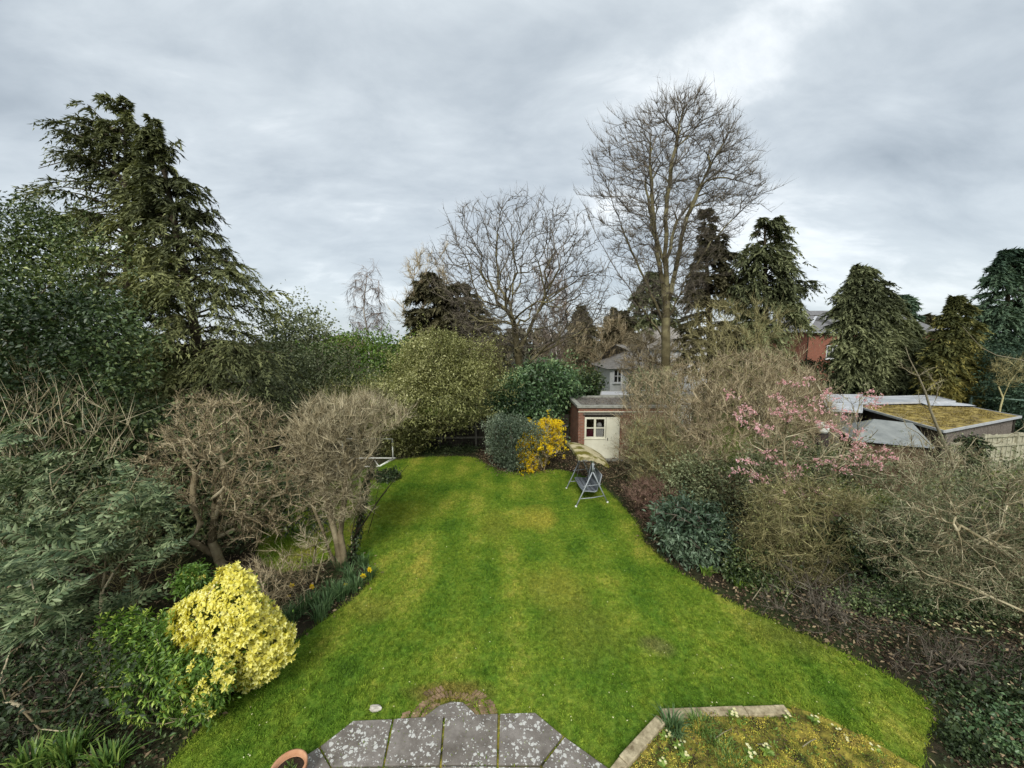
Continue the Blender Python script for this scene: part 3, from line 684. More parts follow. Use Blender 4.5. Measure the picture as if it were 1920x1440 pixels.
M['white'] = m_flat('white paint', (0.66, 0.67, 0.66), (0.80, 0.80, 0.79), 4, 0.4, 0.4, 0.02)
M['glass'] = m_flat('window glass', (0.010, 0.012, 0.013), (0.025, 0.028, 0.028), 3, 0.08, 0.6, 0)
gm_, gn_, go_ = newmat('clear window pane'); tb_ = gn_.nodes.new('ShaderNodeBsdfTransparent'); gl_ = gn_.nodes.new('ShaderNodeBsdfGlossy'); gl_.inputs['Roughness'].default_value = .03; gx_ = gn_.nodes.new('ShaderNodeMixShader'); fr__ = gn_.nodes.new('ShaderNodeFresnel')
L(gn_, math_(gn_, 'ADD', fr__.outputs[0], .03), gx_.inputs[0]); L(gn_, tb_.outputs[0], gx_.inputs[1]); L(gn_, gl_.outputs[0], gx_.inputs[2]); L(gn_, gx_.outputs[0], go_.inputs[0]); M['clear_glass'] = gm_
M['curtain'] = m_flat('pale curtain', (0.50, 0.50, 0.46), (0.66, 0.66, 0.62), 14, 0.9, 0.1, 0.3)
M['maroon'] = m_flat('maroon cloth', (0.09, 0.02, 0.03), (0.14, 0.03, 0.045), 8, 0.9, 0.1, 0.1)
M['felt'] = m_flat('roofing felt', (0.10, 0.095, 0.085), (0.22, 0.20, 0.17), 4, 0.95, 0.1, 0.4, 7)
M['coping'] = m_flat('grey coping', (0.20, 0.20, 0.17), (0.36, 0.36, 0.31), 6, 0.85, 0.2, 0.2)
M['grey_metal'] = m_flat('grey painted metal', (0.26, 0.29, 0.31), (0.40, 0.43, 0.44), 12, 0.4, 0.5, 0.05)
M['grey_mesh'] = m_flat('grey mesh cloth', (0.13, 0.15, 0.17), (0.20, 0.22, 0.24), 60, 0.85, 0.2, 0.3)
M['plastic'] = m_flat('white plastic', (0.72, 0.74, 0.66), (0.82, 0.83, 0.76), 5, 0.4, 0.4, 0)
M['canopy'] = m_flat('mossy canvas', (0.13, 0.115, 0.018), (0.46, 0.40, 0.24), 2.6, 0.9, 0.15, 0.5, 7, (0.42, 0.56))
M['canopy_in'] = m_flat('canvas underside', (0.20, 0.20, 0.12), (0.27, 0.26, 0.16), 6, 0.9, 0.1, 0.2)
M['fence_dark'] = m_flat('dark fence board', (0.020, 0.018, 0.014), (0.055, 0.048, 0.036), 6, 0.9, 0.2, 0.5)
M['fence_rail'] = m_flat('weathered rail', (0.09, 0.085, 0.07), (0.17, 0.16, 0.13), 6, 0.9, 0.2, 0.5)
M['fence_pale'] = m_flat('pale weathered board', (0.28, 0.26, 0.18), (0.52, 0.49, 0.36), 5, 0.9, 0.2, 0.5)
M['slate'] = m_flat('grey roof tile', (0.12, 0.12, 0.125), (0.21, 0.205, 0.20), 5, 0.8, 0.3, 0.5, 8)
M['lead'] = m_flat('lead flashing', (0.40, 0.41, 0.42), (0.52, 0.53, 0.54), 5, 0.6, 0.4, 0.1)
M['dark_panel'] = m_flat('dark brown panel', (0.030, 0.022, 0.020), (0.060, 0.046, 0.042), 3, 0.85, 0.2, 0.3)
M['pebble'] = m_flat('pebbledash board', (0.10, 0.082, 0.065), (0.27, 0.235, 0.20), 16, 0.95, 0.2, 0.8)
M['sheet'] = m_flat('pale roof sheet', (0.30, 0.32, 0.335), (0.56, 0.58, 0.60), 1.6, 0.6, 0.3, 0.1)
M['moss_roof'] = m_flat('mossy flat roof', (0.085, 0.065, 0.035), (0.40, 0.31, 0.10), 2.4, 0.95, 0.1, 0.8, 10, (0.36, 0.62))
M['grey_felt'] = m_flat('grey felt', (0.17, 0.185, 0.18), (0.30, 0.315, 0.30), 2.2, 0.9, 0.2, 0.3, 7)
M['brown_wood'] = m_flat('brown shed board', (0.06, 0.035, 0.022), (0.14, 0.085, 0.055), 4, 0.9, 0.2, 0.4)
M['grey_tile'] = m_flat('pale grey old tile', (0.17, 0.155, 0.135), (0.36, 0.335, 0.30), 3, 0.9, 0.2, 0.5, 8)
M['render'] = m_flat('white render', (0.60, 0.61, 0.60), (0.74, 0.75, 0.73), 3, 0.85, 0.2, 0.1)
M['rock'] = m_flat('pale rubble', (0.34, 0.31, 0.26), (0.62, 0.58, 0.50), 9, 0.9, 0.2, 0.5)
M['green_metal'] = m_flat('green painted pipe', (0.10, 0.20, 0.17), (0.30, 0.38, 0.30), 8, 0.6, 0.3, 0.1)
M['far_grass'] = m_flat('rough grass', (0.045, 0.075, 0.012), (0.13, 0.17, 0.03), 1.6, 0.95, 0.1, 1.0, 8)
M['far_wood'] = m_leaf('distant wood', (0.0650, 0.0585, 0.0390), (0.1430, 0.1235, 0.0845), 0.9, 0.1, 0.1, (0.2080, 0.1950, 0.1300))

# ------------------------------------------------------------------ setting: ground
def structure(o): o['kind'] = 'structure'; return o
me = bpy.data.meshes.new('ground'); bm = bmesh.new(); bmesh.ops.create_grid(bm, x_segments=8, y_segments=8, size=900); bm.to_mesh(me); bm.free()
gnd = structure(link('ground', me, None, [M['earth']]))
LAWN_PX = [(60, 2400), (190, 1650), (270, 1490), (345, 1400), (430, 1315), (530, 1225), (600, 1168), (672, 1120), (700, 1080), (690, 1048), (650, 1030), (590, 1062), (540, 1075), (490, 1062),
           (480, 1010), (545, 950), (620, 905), (690, 880), (745, 862), (800, 858), (885, 856), (905, 868), (930, 884), (985, 890), (1050, 880), (1110, 898), (1160, 940), (1196, 985),
           (1208, 1020), (1255, 1062), (1310, 1098), (1370, 1132), (1450, 1168), (1540, 1207), (1625, 1248), (1695, 1286), (1735, 1312), (1748, 1345), (1735, 1395), (1725, 1480), (1735, 1700), (1800, 2400)]
lawn_pts = smooth_poly(ground_poly(LAWN_PX), 2)
rr = np.random.default_rng(3)
lawn_pts = [(x + rr.normal() * .02, y + rr.normal() * .02) for x, y in lawn_pts]
lawn = structure(link('lawn', poly_mesh('lawn', lawn_pts, 0.012), None, [M['turf']]))
far_g = structure(link('neighbour_lawn', poly_mesh('neighbour_lawn', [(9.5, 13.2), (34, 9.5), (60, 22), (52, 33), (13, 30), (9.0, 18)], 0.006), None, [M['far_grass']]))
fg2 = structure(link('back_lawn', poly_mesh('back_lawn', [(-30, 21.5), (12, 21.5), (14, 40), (-30, 40)], 0.006), None, [M['far_grass']]))
def tuft(nb, h, wd, spread, seed, lean=0.6):
    r = np.random.default_rng(seed); th = r.uniform(0, 6.28, nb); P = np.stack([np.cos(th), np.sin(th), 0 * th], 1) * (spread * np.sqrt(r.uniform(0, 1, nb)))[:, None]
    D = unit(np.stack([r.normal(size=nb) * lean, r.normal(size=nb) * lean, np.ones(nb)], 1)); Ln = h * r.uniform(.5, 1.2, nb)
    return leaf_quads(P, D, unit(r.normal(size=(nb, 3))), Ln, wd, 0.2, 0.15) + (np.repeat(r.uniform(0, 1, nb), 4),)
def src(name, V, F, T, mat):
    o = mesh_np(name, V, F, T, mat); COL.objects.unlink(o); return o
t1 = src('grass_tuft', *tuft(14, 0.055, 0.010, 0.055, 1, 0.8), M['blade']); t2 = src('grass_tuft', *tuft(18, 0.038, 0.009, 0.07, 2, 1.0), M['blade'])
scatter_gn('grass', poly_mesh('grass', lawn_pts, 0.012), [t1, t2], 360, 0.6, 1.35, 0.35, 1)
# longer fringe along the lawn's edge
fr = Geo(); lp = np.array(lawn_pts); nx = np.roll(lp, -1, 0); 
for a, b in zip(lp, nx):
    if a[1] < 3.5: continue
    l = np.linalg.norm(b - a); k = int(l * 110)
    if k < 1: continue
    f = rr.uniform(0, 1, (k, 1)); q = a + (b - a) * f + rr.normal(size=(k, 2)) * .045; q3 = np.concatenate([q, np.full((k, 1), .01)], 1)
    D = unit(np.stack([rr.normal(size=k) * .6, rr.normal(size=k) * .6, np.ones(k)], 1)); V, F = leaf_quads(q3, D, unit(rr.normal(size=(k, 3))), rr.uniform(.04, .12, k), .009); fr.add(V, F, np.repeat(rr.uniform(0, .7, k), 4))
tag(fr.build('edge_grass', M['blade']), kind='stuff')
# dead leaves on the beds
def leafsrc(n, size, spread, mat, seed, name='dead_leaf'):
    r = np.random.default_rng(seed); P = np.stack([r.normal(size=n) * spread, r.normal(size=n) * spread, r.uniform(0.005, 0.03, n)], 1)
    V, F = leaf_quads(P, unit(np.stack([r.normal(size=n), r.normal(size=n), r.normal(size=n) * .25], 1)), unit(np.array([[0, 0, 1.]]) + r.normal(size=(n, 3)) * .45), size * r.uniform(.6, 1.3, n), size * .6, .25)
    return src(name, V, F, np.repeat(r.uniform(0, 1, n), 4), mat)
d1 = leafsrc(7, 0.075, 0.12, M['dead_leaf'], 3); d2 = leafsrc(6, 0.06, 0.14, M['dead_leaf'], 4)
bedR = ground_poly([(1110, 893), (1165, 935), (1200, 983), (1212, 1018), (1258, 1060), (1312, 1096), (1372, 1130), (1452, 1166), (1542, 1205), (1627, 1246), (1704, 1282), (1756, 1312), (1775, 1350), (1772, 1400), (1765, 1560), (2400, 1500), (2300, 1250), (1900, 1080), (1500, 960), (1300, 880), (1180, 868)])
scatter_gn('fallen_leaves', poly_mesh('fallen_leaves', bedR, 0.008), [d1, d2, d1], 75, 0.5, 1.1, 0.4, 4)
bedB = ground_poly([(890, 845), (900, 868), (935, 889), (990, 895), (1055, 884), (1110, 898), (1180, 860), (1060, 850), (960, 846)])
scatter_gn('fallen_leaves', poly_mesh('fallen_leaves', bedB, 0.016), [d1, d2], 60, 0.6, 1.2, 0.3, 5)
bedL = ground_poly([(-900, 1900), (180, 1800), (270, 1490), (345, 1400), (430, 1315), (530, 1225), (600, 1168), (672, 1120), (700, 1080), (690, 1048), (650, 1030), (590, 1062), (480, 1062), (460, 950), (660, 870), (300, 840), (-200, 900), (-900, 1200)])
scatter_gn('fallen_leaves', poly_mesh('fallen_leaves', bedL, 0.008), [d1, d2], 22, 0.6, 1.2, 0.3, 6)
i1 = leafsrc(16, 0.055, 0.12, M['ivy'], 8, 'ivy_leaf'); i2 = leafsrc(16, 0.045, 0.14, M['ivy'], 9, 'ivy_leaf')
iv = ground_poly([(-900, 1900), (180, 1800), (255, 1490), (320, 1400), (405, 1315), (450, 1240), (380, 1180), (-100, 1150), (-900, 1250)])
scatter_gn('ivy_ground_cover', poly_mesh('ivy_ground_cover', iv, 0.03), [i1, i2], 45, 0.6, 1.3, 0.7, 7)
iv = ground_poly([(1420, 1110), (1560, 1180), (1690, 1262), (1765, 1320), (1775, 1400), (1770, 1560), (2300, 1400), (2100, 1200), (1800, 1110), (1500, 1050)])
scatter_gn('ivy_ground_cover', poly_mesh('ivy_ground_cover', iv, 0.03), [i1, i2], 20, 0.6, 1.3, 0.7, 8)
iv = ground_poly([(760, 852), (885, 852), (900, 846), (880, 832), (740, 836)])
scatter_gn('ivy_ground_cover', poly_mesh('ivy_ground_cover', iv, 0.03), [i1, i2], 70, 0.9, 1.8, 0.8, 9)
# ------------------------------------------------------------------ patio
pat = structure(bpy.data.objects.new('patio', None)); COL.objects.link(pat); pat.location = (0, 4, 0)
SL = [[(560, 1424), (597, 1401), (619, 1438), (590, 1480), (520, 1480)],
      [(601, 1399), (663, 1351), (735, 1348), (717, 1435), (623, 1437)],
      [(739, 1348), (831, 1342), (824, 1433), (721, 1435)],
      [(835, 1341), (933, 1338), (931, 1433), (828, 1433)],
      [(938, 1338), (1003, 1336), (1055, 1379), (1012, 1433), (935, 1433)],
      [(1059, 1382), (1140, 1440), (1190, 1490), (1060, 1490), (1017, 1436)],
      [(600, 1480), (623, 1441), (716, 1439), (700, 1560), (560, 1560)], [(720, 1439), (824, 1437), (816, 1560), (704, 1560)],
      [(828, 1437), (931, 1437), (930, 1560), (820, 1560)], [(935, 1437), (1012, 1437), (1056, 1492), (1060, 1560), (934, 1560)]]
for k, p in enumerate(SL):
    q = [tuple(atz(x, y, 0.06)[:2]) for x, y in p]
    o = MB().prism(q, 0.0, 0.058 + 0.003 * (k % 3)).build('paving_slab', M['slab'], pat, bevel=0.008)
q = [tuple(atz(x, y, 0.05)[:2]) for x, y in ((560, 1430), (597, 1399), (663, 1350), (1003, 1335), (1140, 1442), (1190, 1560), (500, 1560))]
MB().prism(q, -0.05, 0.028).build('mortar_bed', M['moss'], pat)
q = [tuple(atz(x, y, 0.05)[:2]) for x, y in ((796, 1345), (824, 1324), (846, 1317), (868, 1318), (893, 1342))]
MB().prism(q, 0.0, 0.066).build('step_stone', M['slab'], pat, bevel=0.008)
cB = atz(845, 1347, 0.03); rb = np.random.default_rng(5)
for ring, (ri, n) in enumerate(((0.34, 20), (0.47, 27), (0.60, 34))):
    for k in range(n):
        a = PI * (k + 0.5) / n
        if ring == 2 and (0.40 < a / PI < 0.58 or rb.random() < .22): continue
        if ring == 0 and abs(a - PI / 2) < 0.55: continue
        rr_ = ri * (1.06 if a > PI/2 else 1.0)
        c = (cB[0] + rr_ * 1.08 * math.cos(a), cB[1] + rr_ * 0.80 * math.sin(a), 0.014 + rb.uniform(-.006, .006))
        MB().box(c, (0.115, 0.042, 0.05), Matrix.Rotation(a + rb.normal() * .16 + (0.35 if a > PI / 2 else -0.35), 3, 'Z')).build('edging_brick', M['herring'], pat)
ms1 = src('moss_shoot', *tuft(14, 0.03, 0.012, 0.05, 21, 1.3), M['moss_leaf'])
fan = [(cB[0] + .72 * math.cos(a), cB[1] + .58 * math.sin(a)) for a in np.linspace(0, PI, 14)]
scatter_gn('moss', poly_mesh('moss', fan, 0.03), [ms1, t1], 420, 0.4, 0.9, 0.5, 12)
# terracotta pot
pc = atz(541, 1437, 0.34)
pot = thing('plant_pot', 'terracotta plant pot standing at the left corner of the patio slabs', 'plant pot', (pc[0], pc[1], 0))
MB().lathe((pc[0], pc[1], 0), [(0.0, 0.0), (0.13, 0.0), (0.185, 0.27), (0.205, 0.27), (0.212, 0.34), (0.185, 0.345), (0.178, 0.28), (0.17, 0.26), (0.0, 0.262)], 36).build('pot', M['terracotta'], pot, True)
MB().lathe((pc[0], pc[1], 0.268), [(0.0, 0.012), (0.1, 0.008), (0.173, 0.0)], 24).build('soil', M['soil'], pot, True)
V, F, T = tuft(60, 0.10, 0.014, 0.08, 33, 0.7); mesh_np('seedling', V + np.array([pc[0], pc[1], 0.27]), F, T, M['strap'], pot)
# raised bed
rbz = 0.16
RB = [(1235, 1336), (1476, 1322), (1560, 1352), (1690, 1420), (1800, 1560), (1100, 1560), (1165, 1440)]
rq = [tuple(atz(x, y, rbz)[:2]) for x, y in RB]
bed = thing('raised_bed', 'mossy raised bed edged with pale old timber sleepers', 'flower bed', (rq[0][0], rq[0][1], 0))
MB().prism(rq, 0.0, 0.11).build('bed_soil', M['moss'], bed)
def sleeper(a, b, w, z0, z1, mat=M['sleeper'], nm='sleeper', bv=0.012):
    a, b = Vector((a[0], a[1], (z0 + z1) / 2)), Vector((b[0], b[1], (z0 + z1) / 2)); return MB().bar(a, b, w, z1 - z0).build(nm, mat, bed, bevel=bv)
s0, s1 = atz(1236, 1337, .17), atz(1398, 1331, .17); s2 = atz(1476, 1328, .17); s3 = atz(1120, 1490, .17)
sleeper(s0 + np.array([.05, 0, 0]), s1, 0.15, 0, 0.17); sleeper(s1 + np.array([.008, 0, 0]), s2, 0.145, 0, 0.162)
s35 = s0 + (s3 - s0) * .62; sleeper(s0 - np.array([0, .08, 0]), s35, 0.15, 0, 0.172); sleeper(s35 + (s3 - s35) * .01, s3, .14, 0, .165)
e0 = atz(1480, 1330, .1)
for (x, y), (x2, y2) in zip([(1484, 1330), (1530, 1345), (1580, 1367), (1630, 1392), (1680, 1420)], [(1528, 1344), (1578, 1366), (1628, 1391), (1678, 1419), (1730, 1450)]):
    sleeper(atz(x, y, .12), atz(x2, y2, .12), .12, 0, .13 + rb.uniform(-.01, .01), M['moss'], 'edging_block', 0.03)
ins = [tuple(atz(x, y, .11)[:2]) for x, y in [(1250, 1346), (1466, 1334), (1550, 1364), (1690, 1432), (1790, 1560), (1120, 1560), (1180, 1440)]]
def mound(name, pts, z, amp, freq, seed, cuts=5):
    me = poly_mesh(name, pts, z); bm = bmesh.new(); bm.from_mesh(me)
    for _ in range(cuts): bmesh.ops.subdivide_edges(bm, edges=bm.edges[:], cuts=1, use_grid_fill=True)
    bmesh.ops.triangulate(bm, faces=bm.faces[:]); nz = Noise3(freq, seed=seed); nz2 = Noise3(freq * 2.7, seed=seed + 1)
    co = np.array([v.co[:] for v in bm.verts]); h = amp * (np.maximum(nz(co), -.4) + .4 + .35 * nz2(co))
    for v, q in zip(bm.verts, h): v.co.z += max(0.0, float(q)) * (0.15 if v.is_boundary else 1)
    for f in bm.faces: f.smooth = True
    bm.to_mesh(me); bm.free(); return me
msd = link('moss_mound', mound('moss_mound', ins, .112, .05, 4.5, 3, 4), bed, [M['moss']]); msd.location = -bed.location
ms2 = src('moss_shoot', *tuft(26, 0.034, 0.0075, 0.055, 22, 1.2), M['moss_patch']); ms3 = src('weed_leaf', *tuft(8, 0.05, 0.018, 0.05, 24, 1.3), M['bright_leaf']); ms4 = src('dead_leaf', *tuft(6, 0.04, 0.014, 0.06, 25, 2.2), M['dead_leaf'])
scatter_gn('moss', mound('moss', ins, .112, .05, 4.5, 3, 4), [ms2, ms2, ms2, ms3, ms4], 620, 0.35, 1.25, 0.5, 13)
scatter_gn('moss', poly_mesh('moss', [tuple(atz(x, y, .135)[:2]) for x, y in [(1478, 1322), (1560, 1350), (1690, 1412), (1740, 1452), (1700, 1440), (1600, 1384), (1500, 1342)]], 0.132), [ms2], 500, 0.3, 0.8, 0.5, 14)
# primroses in the bed
def primrose(px, py, z, label, group, nf=5, s=1.0, seed=0, cat='flower', lm='bright_leaf', ls=1.0):
    r = np.random.default_rng(seed); c = atz(px, py, z); t = thing('primrose', label, cat, c, group)
    n = 12; a = r.uniform(0, 6.28, n); D = np.stack([np.cos(a), np.sin(a), r.uniform(.1, .6, n)], 1)
    V, F = leaf_quads(np.tile(c, (n, 1)), D, unit(np.array([[0, 0, 1.]]) + r.normal(size=(n, 3)) * .3), .10 * s * ls, .045 * s * ls); mesh_np('leaves', V, F, np.repeat(r.uniform(.4, 1, n), 4), M[lm], t)
    for k in range(nf):
        q = c + np.array([r.normal() * .035 * s, r.normal() * .035 * s, .07 * s + r.uniform(0, .03)]); a0 = r.uniform(0, 6.28); aa = a0 + np.arange(5) * 2 * PI / 5
        D = np.stack([np.cos(aa), np.sin(aa), 0.25 + 0 * aa], 1); V, F = leaf_quads(np.tile(q, (5, 1)), D, np.tile([[0., .2, 1.]], (5, 1)), .021 * s, .021 * s, 0); mesh_np('flower', V, F, np.repeat(r.uniform(0, 1, 5), 4), M['cream_petal'], t)
    return t
PR = [(1248, 1385, 'pale primrose clump beside the left sleeper of the mossy bed'), (1377, 1350, 'primrose clump tucked against the top sleeper of the raised bed'), (1480, 1350, 'primrose clump at the end of the top sleeper of the raised bed'),
      (1565, 1372, 'primrose clump against the mossy right edge, below the sleeper end'), (1590, 1395, 'paired primrose clump on the mossy right edge of the raised bed'), (1272, 1402, 'small primrose clump below the daffodil leaves in the raised bed'),
      (1285, 1424, 'primrose clump near the photo bottom at the raised bed left side'), (1245, 1438, 'lowest left primrose clump, cut by the bottom of the photo'), (1408, 1424, 'largest primrose clump at the bottom middle of the raised bed'),
      (1438, 1412, 'single small primrose in the middle of the raised bed'), (1640, 1412, 'primrose clump lowest on the mossy right edge of the raised bed'), (1525, 1352, 'tiny primrose nestled in moss right of the sleeper end')]
for k, (x, y, l) in enumerate(PR): primrose(x, y, .14, l, 'primroses in the raised bed', 6 if k in (1, 8, 0) else 4, 1.35 if k in (1, 8) else 1.0, k + 50)
# narcissus leaves in the raised bed
def strap_clump(name, label, cat, px, py, z, n, h, wd, spread, mat, seed, group=None, arch=0.9):
    r = np.random.default_rng(seed); c = atz(px, py, z); t = thing(name, label, cat, c, group); g = Geo()
    th = r.uniform(0, 6.28, n); p0 = c + np.stack([np.cos(th), np.sin(th), 0 * th], 1) * (spread * np.sqrt(r.uniform(0, 1, n)))[:, None]
    d = np.stack([np.cos(th) + r.normal(size=n) * .5, np.sin(th) + r.normal(size=n) * .5, 0 * th], 1); H = h * r.uniform(.6, 1.2, n); ar = arch * r.uniform(.3, 1.3, n)
    K = 5; pts = []
    for k in range(K + 1):
        s = k / K; pts.append(p0 + d * (H * ar * s * s * .55)[:, None] + np.array([[0, 0, 1]]) * (H * (s - .42 * ar * s ** 3))[:, None])
    sd = unit(np.cross(d, np.array([[0, 0, 1.]])) + 1e-6)
    for k in range(K):
        w0, w1 = wd * (1 - (k / K) ** 3), wd * (1 - ((k + 1) / K) ** 3)
        V = np.stack([pts[k] - sd * w0, pts[k] + sd * w0, pts[k + 1] + sd * w1, pts[k + 1] - sd * w1], 1).reshape(-1, 3); b = np.arange(n) * 4
        g.add(V, np.stack([b, b + 1, b + 2, b + 3], 1), np.repeat(np.random.default_rng(seed + 1).uniform(.15, 1, n), 4))
    g.build('leaves', mat, t); return t, c
strap_clump('daffodil_clump', 'green strap leaved bulb clump inside the corner of the raised bed', 'plant', 1262, 1372, .11, 110, .30, .008, .13, M['daff_leaf'], 61)
strap_clump('grass_clump', 'bright grassy tuft beside the bulb leaves in the raised bed', 'plant', 1312, 1368, .11, 160, .22, .005, .15, M['strap'], 62)
strap_clump('grass_clump', 'green grassy strip across the lower middle of the raised bed', 'plant', 1350, 1405, .11, 150, .14, .005, .2, M['strap'], 63)
strap_clump('grass_clump', 'short grass tuft at the bottom edge of the raised bed, right of the strip', 'plant', 1375, 1440, .11, 150, .14, .005, .2, M['strap'], 64)
for k_, (x_, y_, x2_, y2_) in enumerate(((1340, 1385, 1372, 1366), (1420, 1395, 1447, 1400), (1505, 1400, 1530, 1385))):
    a_, b_ = atz(x_, y_, .16), atz(x2_, y2_, .17); tw_ = thing('fallen_twig', ('short twig lying beside the grassy strip in the raised bed', 'small twig in the middle of the raised bed', 'small twig on the right half of the raised bed')[k_], 'twig', a_); MB().tube([a_, (a_ + b_) / 2 + np.array([0, 0, .015]), b_], .006, 5).build('stem', M['bark_pale'], tw_, True)
# rubble lying on the lawn
def stone(px, py, s, label, seed, cat='stone', z=0.02, mat=None, sx=(1, 1, .5)):
    c = gr(px, py); me = bpy.data.meshes.new('stone'); bm = bmesh.new(); bmesh.ops.create_icosphere(bm, subdivisions=2, radius=s); r = random.Random(seed)
    for v in bm.verts:
        f = 1 + r.uniform(-.22, .22); v.co = Vector((v.co.x * f * sx[0], v.co.y * f * sx[1], v.co.z * f * sx[2]))
    bm.to_mesh(me); bm.free(); o = link('stone', me, None, [mat or M['rock']]); o.location = (c[0], c[1], z + s * .3); return tag(o, label, cat)
stone(704, 1333, .085, 'pale lump of rubble lying on the grass above the patio slabs', 5, sx=(1.1, .55, .5))
# ------------------------------------------------------------------ summerhouse
X0, YF, YB, X1 = 3.12, 17.75, 20.9, 7.3; ZR = 2.62
sh = thing('summerhouse', 'small flat roofed brick summerhouse with cream door and window', 'summerhouse', (X0, YF, 0))
dx0, dx1 = 3.42, 5.08      # cream joinery from .. to
def wbox(x0, x1, y0, y1, z0, z1, name='wall', mat=None, par=None, bv=0): return MB().box(((x0 + x1) / 2, (y0 + y1) / 2, (z0 + z1) / 2), (x1 - x0, y1 - y0, z1 - z0)).build(name, mat or M['shed_brick'], par or sh, bevel=bv)
wbox(X0, dx0, YF, YF + .22, 0, 2.30); wbox(dx1 + .02, X1, YF, YF + .22, 0, 2.30); wbox(X0, X1, YF, YF + .22, 2.302, 2.50)
wbox(X0, X0 + .22, YF + .222, YB, 0, 2.50); wbox(X1 - .22, X1, YF + .222, YB, 0, 2.5); wbox(X0 + .222, X1 - .222, YB - .22, YB, 0, 2.5)
wbox(dx0 - .08, dx1 + .10, YF - .05, YF - .002, 2.17, 2.25, 'lintel', M['fence_rail']); wbox(dx0, dx1, YF + .06, YF + .2, 2.06, 2.30, 'lintel_board', M['fence_dark'])
for x0, x1, y0, y1 in ((X0 - .07, X1 + .07, YF - .07, YF + .16), (X0 - .07, X0 + .16, YF + .162, YB - .1), (X1 - .16, X1 + .07, YF + .162, YB - .1), (X0 - .07, X1 + .07, YB - .098, YB + .12)):
    wbox(x0, x1, y0, y1, 2.502, 2.62, 'coping', M['coping'], bv=.008)
wbox(X0 - .02, X1 + .02, YF - .03, YF - .002, 2.30, 2.34, 'string_course', M['cream'])
roofm = link('roof', poly_mesh('roof', [(X0 + .16, YF + .16), (X1 - .16, YF + .16), (X1 - .16, YB - .1), (X0 + .16, YB - .1)], 2.545), None, [M['felt']])
roofm.parent = sh; roofm.location = -sh.location; roofm.location.z = 0
# joinery: window left, door right
wy = YF + .05
fw = MB(); wl, wr, wb, wt = dx0, 4.42, 1.02, 2.05
for x0, x1, z0, z1 in ((wl, wl + .09, wb, wt), (wr - .07, wr, wb, wt), (wl + .09, wr - .07, wb, wb + .09), (wl + .09, wr - .07, wt - .09, wt), (3.86, 3.96, wb + .09, wt - .09)):
    fw.box(((x0 + x1) / 2, wy, (z0 + z1) / 2), (x1 - x0, .07, z1 - z0))
frame = fw.build('window_frame', M['cream'], sh, bevel=.004)
zm = (wb + wt) / 2
for (a, b) in ((wl + .09, 3.86), (3.96, wr - .07)):
    MB().box(((a + b) / 2, wy - .004, zm), (b - a, .045, .045)).build('glazing_bar', M['cream'], frame)
    for (c, d) in ((wb + .09, zm - .022), (zm + .022, wt - .09)):
        MB().box(((a + b) / 2, wy + .012, (c + d) / 2), (b - a - .002, .006, d - c - .002)).build('pane', M['clear_glass'], frame)
wbox(3.98, 4.33, wy + .045, wy + .05, wb + .1, wb + .56, 'curtain', M['curtain']); wbox(3.53, 3.84, wy + .045, wy + .05, wb + .09, wb + .44, 'curtain', M['maroon'])
MB().lathe((4.17, wy + .22, wb + .56), [(0.0, .17), (.09, .15), (.13, .06), (.13, 0)], 16).build('lampshade', M['curtain'], sh)
wbox(dx0, 4.44, wy - .03, wy + .03, .06, 1.0, 'panel', M['cream']); wbox(dx0 - .02, 4.44, wy - .06, wy + .03, 1.001, 1.03, 'window_sill', M['cream'])
dr_ = wbox(4.445, dx1, wy - .02, wy + .03, .06, 2.05, 'door', M['cream'])
MB().box((4.52, wy - .035, 1.0), (.03, .03, .12)).build('handle', M['fence_dark'], dr_)
for z in (.45, .95, 1.5): MB().box(((4.445 + dx1) / 2, wy - .024, z), (.5, .006, .012)).build('rail', M['cream'], dr_)
wbox(X0 - .02, dx1 + .1, YF - .25, YF - .002, 0, .06, 'doorstep', M['coping'])
d3 = leafsrc(5, 0.06, 0.12, M['dead_leaf'], 14)
scatter_gn('roof_leaves', poly_mesh('roof_leaves', [(X0 + .2, YF + .2), (X1 - .2, YF + .2), (X1 - .2, YB - .15), (X0 + .2, YB - .15)], 2.55), [d3], 14, .7, 1.2, .3, 31)
